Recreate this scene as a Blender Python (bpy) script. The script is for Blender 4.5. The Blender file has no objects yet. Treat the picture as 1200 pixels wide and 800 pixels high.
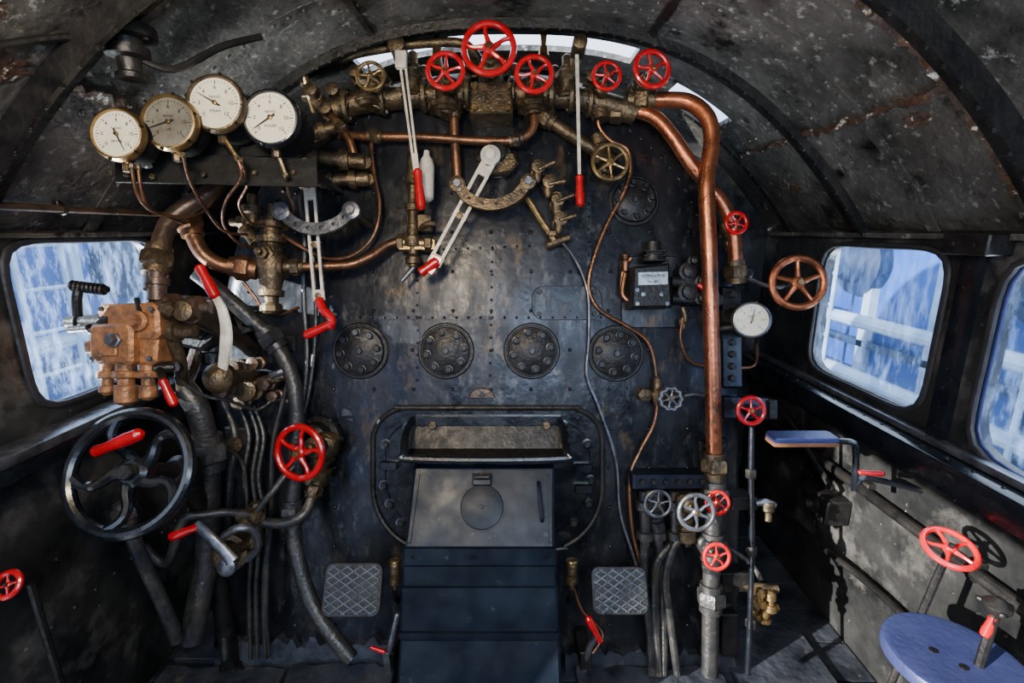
import bpy, bmesh, math, random
from mathutils import Vector, Matrix
random.seed(7)
pi=math.pi
# ---------------------------------------------------------------- frame of the (sloping) boiler backhead
f=560.0; D=1.7; TH=math.atan(130/560.0)
c_,s_=math.cos(TH),math.sin(TH)
C=Vector((0,0,1.5)); F=Vector((0,c_,-s_)); U=Vector((0,s_,c_)); X=Vector((1,0,0)); N=-F; Z=Vector((0,0,1)); Y=Vector((0,1,0))
def P(a,b,h=0.0):
    d=D-h
    return C+F*d+X*((a-600)/f*d)+U*((400-b)/f*d)
def K(px,h=0.0): return px*(D-h)/f
def lerp(a,b,t): return a+(b-a)*t

# ---------------------------------------------------------------- materials
def mat(name,c1,c2=None,rough=(.3,.5),metal=0.0,scale=6,ramp=(.35,.65),bump=.15,bscale=60,c3=None,s3=3,t3=(.6,.66),spec=.5,coat=0.0,c4=None,s4=2,t4=(.5,.7),strz=1.0):
    m=bpy.data.materials.new(name); m.use_nodes=True
    nt=m.node_tree; ns=nt.nodes; L=nt.links
    b=ns['Principled BSDF']
    b.inputs['Metallic'].default_value=metal
    b.inputs['Specular IOR Level'].default_value=spec
    b.inputs['Coat Weight'].default_value=coat
    b.inputs['Coat Roughness'].default_value=.12
    tc=ns.new('ShaderNodeTexCoord'); mp=ns.new('ShaderNodeMapping'); mp.inputs['Scale'].default_value=(1,1,strz)
    L.new(tc.outputs['Object'],mp.inputs[0]); vec=mp.outputs[0]
    n1=ns.new('ShaderNodeTexNoise'); n1.inputs['Scale'].default_value=scale; n1.inputs['Detail'].default_value=8; n1.inputs['Roughness'].default_value=.65
    L.new(vec,n1.inputs['Vector'])
    r=ns.new('ShaderNodeValToRGB'); r.color_ramp.elements[0].position=ramp[0]; r.color_ramp.elements[1].position=ramp[1]
    c2=c2 or c1
    r.color_ramp.elements[0].color=(*c1,1); r.color_ramp.elements[1].color=(*c2,1)
    L.new(n1.outputs['Fac'],r.inputs['Fac'])
    col=r.outputs['Color']
    for (cc,ss,tt) in ((c4,s4,t4),(c3,s3,t3)):
        if not cc: continue
        n3=ns.new('ShaderNodeTexNoise'); n3.inputs['Scale'].default_value=ss; n3.inputs['Detail'].default_value=10; n3.inputs['Roughness'].default_value=.7
        L.new(vec,n3.inputs['Vector'])
        r3=ns.new('ShaderNodeValToRGB'); r3.color_ramp.elements[0].position=tt[0]; r3.color_ramp.elements[1].position=tt[1]
        L.new(n3.outputs['Fac'],r3.inputs['Fac'])
        mx=ns.new('ShaderNodeMix'); mx.data_type='RGBA'
        L.new(r3.outputs['Color'],mx.inputs[0]); L.new(col,mx.inputs[6]); mx.inputs[7].default_value=(*cc,1)
        col=mx.outputs[2]
    L.new(col,b.inputs['Base Color'])
    n2=ns.new('ShaderNodeTexNoise'); n2.inputs['Scale'].default_value=scale*2.3; n2.inputs['Detail'].default_value=6
    L.new(vec,n2.inputs['Vector'])
    mr=ns.new('ShaderNodeMapRange'); mr.inputs[1].default_value=.3; mr.inputs[2].default_value=.7; mr.inputs[3].default_value=rough[0]; mr.inputs[4].default_value=rough[1]
    L.new(n2.outputs['Fac'],mr.inputs[0]); L.new(mr.outputs[0],b.inputs['Roughness'])
    if bump>0:
        n4=ns.new('ShaderNodeTexNoise'); n4.inputs['Scale'].default_value=bscale; n4.inputs['Detail'].default_value=5
        L.new(tc.outputs['Object'],n4.inputs['Vector'])
        bp=ns.new('ShaderNodeBump'); bp.inputs['Strength'].default_value=bump; bp.inputs['Distance'].default_value=.01
        L.new(n4.outputs['Fac'],bp.inputs['Height']); L.new(bp.outputs[0],b.inputs['Normal'])
    return m
BACK=mat('backhead_steel',(.004,.006,.010),(.030,.032,.040),rough=(.22,.5),metal=.6,scale=7,bump=.18,bscale=30,c3=(.14,.095,.05),s3=11,t3=(.58,.78),c4=(.065,.064,.064),s4=30,t4=(.54,.67),strz=.45)
BLK=mat('black_gloss_paint',(.003,.004,.006),(.010,.012,.017),rough=(.16,.36),metal=.2,scale=8,bump=.12,bscale=50,coat=.4)
BLKM=mat('black_iron',(.005,.005,.006),(.024,.022,.021),rough=(.32,.55),metal=.4,scale=14,bump=.25,bscale=80)
MATB=mat('matt_black_plate',(.003,.003,.003),(.008,.008,.008),rough=(.55,.75),metal=0,scale=14,bump=.2,bscale=80,spec=.2)
WALL=mat('cab_wall_paint',(.008,.009,.010),(.038,.038,.038),rough=(.22,.5),metal=.25,scale=5,bump=.3,bscale=30,c3=(.5,.5,.5),s3=22,t3=(.68,.70),c4=(.17,.16,.15),s4=4,t4=(.52,.75))
ROOF=mat('roof_sooty_paint',(.025,.025,.024),(.22,.21,.195),rough=(.24,.48),metal=.5,scale=5,ramp=(.32,.75),bump=.6,bscale=46,c3=(.008,.007,.006),s3=4,t3=(.56,.64),c4=(.40,.39,.37),s4=34,t4=(.57,.65))
RUST=mat('rust_flakes',(.08,.035,.018),(.015,.010,.009),rough=(.6,.9),scale=20,bump=.8,bscale=60,c3=(.5,.47,.43),s3=25,t3=(.56,.60))
RED=mat('red_enamel',(.52,.0,.006),(.34,.0,.004),rough=(.18,.32),scale=12,bump=.08,bscale=60,coat=.5,c3=(.06,.01,.01),s3=35,t3=(.68,.74))
COP=mat('copper_pipe',(.56,.18,.08),(.28,.10,.05),rough=(.22,.42),metal=.9,scale=12,bump=.14,bscale=60,c3=(.09,.06,.045),s3=14,t3=(.53,.68))
COPD=mat('dark_copper',(.24,.11,.055),(.08,.045,.028),rough=(.3,.5),metal=.8,scale=14,bump=.2,bscale=80)
BRS=mat('grimy_bronze',(.17,.12,.065),(.04,.032,.024),rough=(.3,.55),metal=.75,scale=22,bump=.35,bscale=110,c3=(.34,.27,.19),s3=24,t3=(.61,.69))
BRSL=mat('bright_brass',(.42,.28,.12),(.16,.11,.055),rough=(.22,.45),metal=.9,scale=18,bump=.15,bscale=90)
ORG=mat('oily_orange_casting',(.46,.20,.075),(.13,.065,.035),rough=(.35,.6),metal=.4,scale=26,bump=.4,bscale=90)
STL=mat('worn_steel',(.24,.25,.28),(.08,.085,.10),rough=(.26,.46),metal=.8,scale=18,bump=.15,bscale=90)
TRD=mat('tread_steel',(.10,.11,.135),(.04,.045,.055),rough=(.35,.55),metal=.7,scale=18,bump=.2,bscale=90)
WHT=mat('cream_lever_paint',(.78,.71,.60),(.42,.38,.32),rough=(.35,.55),metal=.1,scale=24,bump=.2,bscale=90,c3=(.12,.09,.06),s3=30,t3=(.62,.7))
PIPE=mat('sooty_pipe_paint',(.018,.021,.026),(.065,.060,.055),rough=(.26,.5),metal=.45,scale=16,bump=.3,bscale=80,c3=(.17,.14,.11),s3=18,t3=(.59,.71))
PIPEB=mat('brown_pipe_paint',(.14,.085,.055),(.035,.028,.024),rough=(.26,.46),metal=.5,scale=14,bump=.25,bscale=80)
FACE=mat('gauge_face',(.78,.74,.61),(.62,.58,.45),rough=(.4,.5),scale=10,bump=0)
FACEO=mat('old_gauge_face',(.18,.17,.14),(.09,.08,.065),rough=(.4,.5),scale=18,bump=0)
INK=mat('dial_ink',(.01,.01,.012),rough=(.5,.5),bump=0)
BLUE=mat('blue_enamel_seat',(.035,.045,.15),(.055,.07,.19),rough=(.3,.5),metal=.4,scale=8,bump=.15,bscale=70,c3=(.3,.33,.42),s3=30,t3=(.67,.71))
CHUTE=mat('chute_blue_black',(.003,.006,.013),(.010,.017,.032),rough=(.34,.55),metal=.3,scale=6,bump=.12,bscale=22,c3=(.05,.055,.065),s3=28,t3=(.62,.7),spec=.4)
FLOOR=mat('floor_plates',(.010,.014,.022),(.07,.078,.10),rough=(.3,.55),metal=.35,scale=6,bump=.6,bscale=30,c3=(.15,.12,.09),s3=11,t3=(.6,.7))
PLATE=mat('name_plate',(.45,.47,.5),(.3,.32,.35),rough=(.3,.4),metal=.7,scale=20,bump=.1)
WOOD=mat('varnished_wood',(.22,.09,.04),(.12,.05,.02),rough=(.3,.5),scale=10,bump=.2)
GASK=mat('window_gasket',(.012,.012,.014),(.03,.03,.035),rough=(.4,.6),scale=20,bump=.2)
EXTW=mat('blue_wagon_paint',(.005,.035,.19),(.02,.085,.33),rough=(.4,.6),scale=1.5,bump=.1,bscale=10)
EXTD=mat('dark_wagon_parts',(.004,.012,.045),(.010,.025,.07),rough=(.4,.6),scale=3,bump=.1,bscale=10)
EXTL=mat('white_wagon_parts',(.32,.40,.50),(.16,.24,.36),rough=(.4,.6),scale=3,bump=.1,bscale=10)
GRAV=mat('gravel',(.30,.31,.33),(.5,.5,.5),rough=(.7,.9),scale=8,bump=.5,bscale=12)
def glass_mat():
    m=bpy.data.materials.new('dusty_glass'); m.use_nodes=True
    nt=m.node_tree; ns=nt.nodes; L=nt.links; ns.clear()
    out=ns.new('ShaderNodeOutputMaterial'); tr=ns.new('ShaderNodeBsdfTransparent'); tr.inputs[0].default_value=(.82,.92,1,1)
    df=ns.new('ShaderNodeBsdfTranslucent'); df.inputs[0].default_value=(.26,.42,.75,1)
    gl=ns.new('ShaderNodeBsdfGlossy'); gl.inputs['Roughness'].default_value=.08
    tc=ns.new('ShaderNodeTexCoord'); mp=ns.new('ShaderNodeMapping'); mp.inputs['Scale'].default_value=(6,6,2.2)
    n=ns.new('ShaderNodeTexNoise'); n.inputs['Scale'].default_value=4; n.inputs['Detail'].default_value=10; n.inputs['Roughness'].default_value=.75
    L.new(tc.outputs['Object'],mp.inputs[0]); L.new(mp.outputs[0],n.inputs['Vector'])
    mr=ns.new('ShaderNodeMapRange'); mr.inputs[1].default_value=.47; mr.inputs[2].default_value=.75; mr.inputs[3].default_value=.02; mr.inputs[4].default_value=.36
    L.new(n.outputs['Fac'],mr.inputs[0])
    m1=ns.new('ShaderNodeMixShader'); L.new(mr.outputs[0],m1.inputs[0]); L.new(tr.outputs[0],m1.inputs[1]); L.new(df.outputs[0],m1.inputs[2])
    m2=ns.new('ShaderNodeMixShader'); m2.inputs[0].default_value=.04; L.new(m1.outputs[0],m2.inputs[1]); L.new(gl.outputs[0],m2.inputs[2])
    L.new(m2.outputs[0],out.inputs[0]); return m
GLASS=glass_mat()

# ---------------------------------------------------------------- mesh builder
def basis(n,up=None):
    n=n.normalized(); u=up if up is not None else Z
    a=u.cross(n)
    if a.length<1e-3: a=X.cross(n)
    if a.length<1e-3: a=Y.cross(n)
    a.normalize(); return a,n.cross(a).normalized()
def cat(pts,sub=6,closed=False):
    n=len(pts)
    if n<3: return [Vector(p) for p in pts]
    out=[]
    for i in range(n-1):
        p0=pts[max(i-1,0)];p1=pts[i];p2=pts[i+1];p3=pts[min(i+2,n-1)]
        for k in range(sub):
            t=k/sub
            out.append(.5*((2*p1)+(p2-p0)*t+(2*p0-5*p1+4*p2-p3)*t*t+(3*p1-p0-3*p2+p3)*t**3))
    out.append(pts[-1].copy()); return out
def rrect(w,h,r,seg=5):
    o=[]
    for (cx,cy,a0) in ((w/2-r,h/2-r,0),(-w/2+r,h/2-r,pi/2),(-w/2+r,-h/2+r,pi),(w/2-r,-h/2+r,1.5*pi)):
        for k in range(seg+1):
            a=a0+k*pi/2/seg; o.append((cx+r*math.cos(a),cy+r*math.sin(a)))
    return o
class Ob:
    def __init__(s,name): s.name=name;s.v=[];s.f=[];s.m=[];s.mats=[]
    def add(s,vs,fs,m):
        if m not in s.mats: s.mats.append(m)
        k=s.mats.index(m); b=len(s.v); s.v+=[Vector(v) for v in vs]
        for q in fs: s.f.append(tuple(i+b for i in q)); s.m.append(k)
    def tube(s,pts,r,m,seg=10,sub=6,smooth=True,flat=1.0):
        pts=[Vector(p) for p in pts]
        cp=cat(pts,sub) if smooth else pts
        n=len(cp)
        if isinstance(r,(list,tuple)):
            rs=[]
            for i in range(n):
                t=i/(n-1)*(len(r)-1); j=min(int(t),len(r)-2); rs.append(lerp(r[j],r[j+1],t-j))
        else: rs=[r]*n
        vs=[];fs=[]; t=(cp[1]-cp[0]).normalized(); a,b=basis(t,N if abs(t.dot(N))<.9 else Z)
        for i in range(n):
            t=(cp[min(i+1,n-1)]-cp[max(i-1,0)])
            if t.length<1e-9: t=Vector((0,0,1))
            t.normalize(); a=(a-t*a.dot(t)).normalized(); b=t.cross(a)
            for k in range(seg):
                q=2*pi*k/seg; vs.append(cp[i]+(a*math.cos(q)+b*math.sin(q)*flat)*rs[i])
        for i in range(n-1):
            for k in range(seg):
                k2=(k+1)%seg; fs.append((i*seg+k,i*seg+k2,(i+1)*seg+k2,(i+1)*seg+k))
        fs.append(tuple(range(seg))[::-1]); fs.append(tuple((n-1)*seg+k for k in range(seg)))
        s.add(vs,fs,m)
    def lathe(s,o,ax,prof,m,seg=20,rot=0):
        ax=ax.normalized(); a,b=basis(ax,U if abs(ax.dot(U))<.9 else X); vs=[];fs=[]
        for (t,r) in prof:
            for k in range(seg):
                q=2*pi*k/seg+rot; vs.append(o+ax*t+(a*math.cos(q)+b*math.sin(q))*max(r,1e-5))
        n=len(prof)
        for i in range(n-1):
            for k in range(seg):
                k2=(k+1)%seg; fs.append((i*seg+k,i*seg+k2,(i+1)*seg+k2,(i+1)*seg+k))
        fs.append(tuple(range(seg))[::-1]); fs.append(tuple((n-1)*seg+k for k in range(seg)))
        s.add(vs,fs,m)
    def cyl(s,p0,p1,r,m,seg=16,ch=None):
        d=(p1-p0).length; ch=min(r*.2,d*.3) if ch is None else ch
        s.lathe(p0,p1-p0,[(0,r-ch),(ch,r),(d-ch,r),(d,r-ch)],m,seg)
    def torus(s,o,ax,R,r,m,seg=36,ps=10,wav=0,wn=0):
        a,b=basis(ax,U if abs(ax.normalized().dot(U))<.9 else X); ax=ax.normalized(); vs=[];fs=[]
        for i in range(seg):
            q=2*pi*i/seg; d=a*math.cos(q)+b*math.sin(q); RR=R+wav*math.cos(wn*q)
            for k in range(ps):
                w=2*pi*k/ps; vs.append(o+d*(RR+r*math.cos(w))+ax*(r*math.sin(w)))
        for i in range(seg):
            for k in range(ps):
                i2=(i+1)%seg;k2=(k+1)%ps; fs.append((i*ps+k,i2*ps+k,i2*ps+k2,i*ps+k2))
        s.add(vs,fs,m)
    def prism(s,poly,o,ax,ay,n,h,m,ch=0.0):
        vs=[];k=len(poly); cx=sum(p[0] for p in poly)/k; cy=sum(p[1] for p in poly)/k
        def ring(z,ins):
            for (x,y) in poly:
                dx,dy=x-cx,y-cy; l=math.hypot(dx,dy) or 1; t=max(0,1-ins/l)
                vs.append(o+ax*(cx+dx*t)+ay*(cy+dy*t)+n*z)
        ring(0,0); nr=2
        if ch>0: ring(h-ch,0); ring(h,ch*1.3); nr=3
        else: ring(h,0)
        fs=[tuple(range(k))[::-1],tuple((nr-1)*k+i for i in range(k))]
        for r in range(nr-1):
            for i in range(k):
                j=(i+1)%k; fs.append((r*k+i,r*k+j,(r+1)*k+j,(r+1)*k+i))
        s.add(vs,fs,m)
    def box(s,o,sx,sy,sz,m,ax=None,ay=None,ch=.003,r=None):
        ax=ax or X; ay=ay or U; n=ax.cross(ay).normalized()
        s.prism(rrect(sx,sy,r or min(sx,sy)*.08,2),o-n*sz/2,ax,ay,n,sz,m,ch)
    def plate(s,pp,h0,h1,m,ch=.003):
        fr=[P(a,b,h1) for a,b in pp]; o=fr[0]; poly=[((v-o).dot(X),(v-o).dot(U)) for v in fr]
        s.prism(poly,o-N*(h1-h0),X,U,N,h1-h0,m,ch)
    def nut(s,o,ax,r,l,m,seg=6): s.lathe(o,ax,[(0,r*.88),(l*.15,r),(l*.85,r),(l,r*.86)],m,seg,rot=random.random())
    def bolt(s,o,n,r,m): s.nut(o,n,r,r*1.1,m)
    def bar(s,p0,p1,w,t,m,n=None,w1=None):
        n=n or N; d=(p1-p0); L=d.length; d.normalize(); q=n.cross(d).normalized(); n2=d.cross(q); w1=w1 or w
        s.prism([(0,-w/2),(L,-w1/2),(L,w1/2),(0,w/2)],p0-n2*t/2,d,q,n2,t,m,min(w,t)*.15)
    def grip(s,p0,p1,r,m):
        L=(p1-p0).length
        s.lathe(p0,p1-p0,[(0,r*.6),(L*.06,r*.95),(L*.3,r*.8),(L*.7,r*1.05),(L*.93,r*.95),(L,r*.4)],m,14)
    def text(s,body,o,ax,ay,size,m,off=.0008):
        cu=bpy.data.curves.new('t','FONT'); cu.body=body; cu.size=size; cu.align_x='CENTER'; cu.align_y='CENTER'; cu.resolution_u=2
        ob=bpy.data.objects.new('t',cu); bpy.context.scene.collection.objects.link(ob)
        bpy.context.view_layer.update()
        me=ob.evaluated_get(bpy.context.evaluated_depsgraph_get()).to_mesh()
        n=ax.cross(ay)
        s.add([o+ax*v.co.x+ay*v.co.y+n*off for v in me.vertices],[tuple(p.vertices) for p in me.polygons],m)
        bpy.data.objects.remove(ob)
    def done(s,sharp=35):
        me=bpy.data.meshes.new(s.name)
        lo=Vector((min(v[i] for v in s.v) for i in range(3))); hi=Vector((max(v[i] for v in s.v) for i in range(3))); ctr=(lo+hi)/2
        me.from_pydata([v-ctr for v in s.v],[],s.f)
        for m in s.mats: me.materials.append(m)
        me.polygons.foreach_set('material_index',s.m)
        bm=bmesh.new(); bm.from_mesh(me); bmesh.ops.recalc_face_normals(bm,faces=bm.faces); bm.to_mesh(me); bm.free()
        me.polygons.foreach_set('use_smooth',[True]*len(me.polygons))
        me.set_sharp_from_angle(angle=math.radians(sharp)); me.update()
        ob=bpy.data.objects.new(s.name,me); ob.location=ctr; bpy.context.scene.collection.objects.link(ob); return ob

def wheel(ob,o,n,R,m,hm=None,rr=.12,spokes=5,curv=.35,dish=.0,rot=.3,hub=.22,wav=0,wn=0):
    n=n.normalized(); a,b=basis(n,U if abs(n.dot(U))<.9 else Y); hm=hm or m; r=R*rr
    ob.torus(o,n,R-r,r,m,44,10,wav*R,wn)
    hc=o-n*dish*R
    for i in range(spokes):
        q=rot+2*pi*i/spokes; pts=[]
        for k in range(5):
            t=k/4; rad=lerp(hub*R*.6,R-r,t); qq=q+curv*math.sin(t*pi)*.5+curv*.3*t
            pts.append(lerp(hc,o,t)+(a*math.cos(qq)+b*math.sin(qq))*rad)
        ob.tube(pts,[R*.115,R*.075,R*.08],m,8,3)
    ob.lathe(hc-n*R*.16,n,[(0,R*hub*.8),(R*.03,R*hub),(R*.24,R*hub),(R*.3,R*hub*.7)],m,18)
    ob.nut(hc+n*R*.12,n,R*hub*.55,R*.14,hm)

def valve(name,wx,wy,h,Rp,wm,bx,by,bh=.06,bm=None,n=None,spokes=5,body=True,nutm=None,rr=.12,curv=.35,br=10):
    bm=bm or BRS; n=(n or N).normalized(); ob=Ob(name); o=P(wx,wy,h); R=K(Rp,h)
    wheel(ob,o,n,R,wm,nutm or BRSL,spokes=spokes,rr=rr,curv=curv,rot=random.random()*2)
    L=h-bh; j=o-n*L; r=K(br,bh)
    ob.tube([o,j],r*.28,BRSL,8,smooth=False)
    ob.lathe(j,n,[(-r*.5,r*.9),(0,r*1.0),(L*.15,r*.95),(L*.2,r*.7),(L*.35,r*.65),(L*.38,r*.85),(L*.55,r*.85),(L*.6,r*.5),(L*.72,r*.45),(L*.75,r*.3)],bm,16)
    ob.nut(j+n*L*.36,n,r*.95,L*.16,bm)
    if body:
        e=P(bx,by,bh); d=(e-j); Ld=d.length
        ob.lathe(j-d.normalized()*r*.9,d,[(0,r*.5),(r*.2,r*.9),(r*1.2,r*1.15),(r*2,r*.9),(Ld*.6,r*.75),(Ld*.62,r*1.05),(Ld*.7,r*1.05),(Ld*.72,r*.8),(Ld*.9,r*.8),(Ld*.92,r*1.2),(Ld+r,r*1.2)],bm,16)
        ob.nut(j+d.normalized()*Ld*.62,d,r*1.25,r*.6,bm)
        ob.tube([j+d.normalized()*r*.2,j+d.normalized()*r*.2-N*(bh+.02)],r*.6,bm,10,smooth=False)
    return ob.done()

# ================================================================ ROOM SHELL
W=1.25; YF=2.4; YR=-.9; ZT=1.50
def se(a,b,q,n=7):
    cq,sq=math.cos(q),math.sin(q); r=(abs(cq/a)**n+abs(sq/b)**n)**(-1/n); return r*cq,r*sq
def side_wall(name,sx,wins,y0,segs):
    ob=Ob(name); x0=sx*W; x1=sx*(W+.05)
    def quad(ya,yb,za,zb):
        ob.add([(x0,ya,za),(x0,yb,za),(x0,yb,zb),(x0,ya,zb),(x1,ya,za),(x1,yb,za),(x1,yb,zb),(x1,ya,zb)],
               [(0,1,2,3),(7,6,5,4),(0,4,5,1),(3,2,6,7),(0,3,7,4),(1,5,6,2)],WALL)
    for q in segs: quad(*q)
    for (ya,yb,za,zb,wy0,wy1,wz0,wz1) in wins:
        cy,cz=(wy0+wy1)/2,(wz0+wz1)/2; a,b=(wy1-wy0)/2,(wz1-wz0)/2
        A=[2*pi*i/64 for i in range(64)]+[math.atan2(zz-cz,yy-cy)%(2*pi) for yy in (ya,yb) for zz in (za,zb)]
        A.sort(); vs=[];n=len(A)
        for q in A:
            dy,dz=math.cos(q),math.sin(q); hy,hz=se(a,b,q); t=1e9
            if dy>1e-9:t=min(t,(yb-cy)/dy)
            if dy<-1e-9:t=min(t,(ya-cy)/dy)
            if dz>1e-9:t=min(t,(zb-cz)/dz)
            if dz<-1e-9:t=min(t,(za-cz)/dz)
            vs+=[(x0,cy+dy*t,cz+dz*t),(x0,cy+hy,cz+hz),(x1,cy+hy,cz+hz),(x1,cy+dy*t,cz+dz*t)]
        fs=[]
        for i in range(n):
            j=(i+1)%n
            for k in range(3): fs.append((4*i+k,4*j+k,4*j+k+1,4*i+k+1))
        ob.add(vs,fs,WALL)
    return ob
def window(name,sx,w,blue=False):
    (wy0,wy1,wz0,wz1)=w; cy,cz=(wy0+wy1)/2,(wz0+wz1)/2; a,b=(wy1-wy0)/2,(wz1-wz0)/2
    ob=Ob(name); gl=[]
    for i in range(64):
        hy,hz=se(a,b,2*pi*i/64); gl.append((sx*(W+.02),cy+hy,cz+hz)); 
    ob.add(gl,[tuple(range(64))],GLASS)
    for (x,sc,r,m) in ((W-.004,1.0,.011,GASK),(W+.012,.985,.006,STL if not blue else BLUE)):
        vs=[];fs=[]
        for i in range(64):
            q=2*pi*i/64; hy,hz=se(a,b,q); l=math.hypot(hy,hz)
            for k in range(8):
                w_=2*pi*k/8; rr=1+ r*math.cos(w_)/l
                vs.append((sx*(x+r*.7*math.sin(w_)),cy+hy*sc*rr,cz+hz*sc*rr))
        for i in range(64):
            for k in range(8):
                i2=(i+1)%64;k2=(k+1)%8; fs.append((i*8+k,i2*8+k,i2*8+k2,i*8+k2))
        ob.add(vs,fs,m)
    for i in range(16):
        q=2*pi*(i+.5)/16; hy,hz=se(a+.028,b+.028,q)
        if cz+hz<1.47: ob.lathe(Vector((sx*W,cy+hy,cz+hz)),X*-sx,[(0,.005),(.003,.004),(.004,.001)],GASK,8)
    return ob.done()
rw1=(1.37,1.95,.94,1.45); rw2=(.45,1.22,.90,1.45)
wr=side_wall('wall_right',1,[(1.30,2.05,.86,ZT,*rw1),(.35,1.30,.86,ZT,*rw2)],0,[(YR,YF,-.05,.86),(2.05,YF,.86,ZT),(YR,.35,.86,ZT)])
for z in (.82,.5,.25):
    for i in range(26):
        y=.5+i*.073; wr.lathe(Vector((W,y,z)),-X,[(0,.006),(.003,.005),(.005,.001)],WALL,8)
for z in (.95,1.05,1.15,1.25,1.35,1.45):
    wr.lathe(Vector((W,2.03,z)),-X,[(0,.006),(.003,.005),(.005,.001)],WALL,8); wr.lathe(Vector((W,2.3,z)),-X,[(0,.006),(.003,.005),(.005,.001)],WALL,8)
wr.done()
window('window_1',1,rw1); window('window_2',1,rw2,True)
lw=(1.18,1.70,1.03,1.475)
wl=side_wall('wall_left',-1,[(1.10,1.78,.95,ZT,*lw)],0,[(.55,YF,-.05,.95),(.55,1.10,.95,ZT),(1.78,YF,.95,ZT)])
for z in (.9,.45):
    for i in range(26):
        y=.6+i*.07; wl.lathe(Vector((-W,y,z)),X,[(0,.006),(.003,.005),(.005,.001)],WALL,8)
wl.done(); window('window_3',-1,lw,True)
ob=Ob('rear_light_block'); ob.box(Vector((0,YR-.02,.60)),2*W+.1,1.25,.04,MATB,ax=X,ay=Z); ob.done()  # unseen dark panel added behind the camera to cut rear daylight and darken reflections
def roofz(x): return ZT+.66*(1-(abs(x)/W)**2.6)
ob=Ob('wall_front'); poly=[(-W-.05,-.05),(W+.05,-.05)]+[(W*(1-2*i/24.),roofz(W*(1-2*i/24.))+.03) for i in range(25)]
ob.prism(poly,Vector((0,YF+.04,0)),X,Z,-Y,.04,WALL)
for x in (-1.0,1.0):
    for i in range(12): ob.lathe(Vector((x,YF,.2+i*.12)),-Y,[(0,.006),(.005,.002)],WALL,8)
ob.done()
# roof with vent opening above the backhead
ob=Ob('ceiling'); ys=[YR,-.2,.5,1.0,1.4,1.85,2.0,2.2,YF+.04]; xs=[-W-.05+ (2*W+.1)*i/70 for i in range(71)]
def rz(x): return roofz(min(W,abs(x)))
vs=[]
for y in ys:
    for x in xs: vs.append((x,y,rz(x)))
nx=len(xs)
for y in ys:
    for x in xs: vs.append((x,y,rz(x)+.02))
off=nx*len(ys); fs=[]
def hole(j,xm): return (ys[j]==1.85 and -.56<xm<.46) or (ys[j]==2.0 and .62<xm<.86)
cells=set((i,j) for j in range(len(ys)-1) for i in range(nx-1) if not hole(j,(xs[i]+xs[i+1])/2))
for (i,j) in cells:
    q=(j*nx+i,j*nx+i+1,(j+1)*nx+i+1,(j+1)*nx+i); fs.append(q); fs.append(tuple(k+off for k in q)[::-1])
    for (di,dj,e) in ((-1,0,(q[0],q[3])),(1,0,(q[1],q[2])),(0,-1,(q[0],q[1])),(0,1,(q[3],q[2]))):
        if (i+di,j+dj) not in cells: fs.append((e[0],e[1],e[1]+off,e[0]+off))
ob.add(vs,fs,ROOF)
def rib(ob,y,w,t,m,x0=-W,x1=W,n=56,rv=True):
    vs=[];fs=[]
    for i in range(n+1):
        x=x0+(x1-x0)*i/n; z=rz(x); e=.001; dz=(rz(x+e)-rz(x-e))/(2*e) if abs(x)<W-.01 else -1.0*math.copysign(1,x); nn=Vector((dz,0,-1)).normalized()
        for (dy,dn) in ((-w/2,0.0),(-w/2,t),(w/2,t),(w/2,0.0)): vs.append(Vector((x,y+dy,z))+nn*dn)
    for i in range(n):
        for k in range(3): fs.append((4*i+k,4*i+k+1,4*i+5+k,4*i+4+k))
    ob.add(vs,fs,m)
    for i in range(n):
        x=x0+(x1-x0)*(i+.5)/n; z=rz(x); e=.001
        if abs(x)>W-.03 or not rv: continue
        dz=(rz(x+e)-rz(x-e))/(2*e); nn=Vector((dz,0,-1)).normalized()
        ob.lathe(Vector((x,y,z))+nn*t,nn,[(0,.006),(.003,.005),(.005,.001)],m,6)
for (y,w,t) in ((1.765,.07,.008),(1.72,.012,.028),(1.12,.07,.012),(1.08,.014,.05),(2.2,.03,.01)): rib(ob,y,w,t,BLKM)
rib(ob,1.45,.04,.004,ROOF)
def seam(x,y0,y1,m,w=.03,rag=.012,t=.006):
    vs=[];fs=[];n=int((y1-y0)/.02); e=.001
    dz=(rz(x+e)-rz(x-e))/(2*e); nn=Vector((dz,0,-1)).normalized(); tt=Vector((1,0,dz)).normalized()
    for i in range(n+1):
        y=y0+(y1-y0)*i/n; p=Vector((x,y,rz(x))); a=random.uniform(-rag,rag); b=random.uniform(-rag,rag)
        vs+=[p+tt*(-w/2+a),p+tt*(-w/2+a)+nn*t,p+tt*(w/2+b)+nn*t*random.uniform(.6,2.5),p+tt*(w/2+b)]
    for i in range(n):
        for k in range(3): fs.append((4*i+k,4*i+k+1,4*i+5+k,4*i+4+k))
    ob.add(vs,fs,m)
    for i in range(int((y1-y0)/.05)):
        ob.lathe(Vector((x-.04,y0+i*.05+.02,rz(x-.04))),nn,[(-.002,.005),(.003,.004),(.005,.001)],ROOF,6)
seam(.98,1.15,1.72,RUST,.014,.012,.006); seam(.98,1.80,2.18,RUST,.012,.008,.004); seam(.45,.5,1.72,BLKM,.02,.002); seam(-.98,1.15,1.70,RUST,.02,.012,.004); seam(-.45,.5,1.72,BLKM,.02,.002); seam(1.12,.6,1.07,RUST,.04,.03)
def patch(x,y,r,m):
    e=.001; dz=(rz(x+e)-rz(x-e))/(2*e); nn=Vector((dz,0,-1)).normalized(); tt=Vector((1,0,dz)).normalized()
    poly=[(r*random.uniform(.4,1.1)*math.cos(2*pi*i/26),r*1.6*random.uniform(.4,1.1)*math.sin(2*pi*i/26)) for i in range(26)]
    ob.prism(poly,Vector((x,y,rz(x)))-nn*.004,tt,Y,nn,.007,m)
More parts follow.
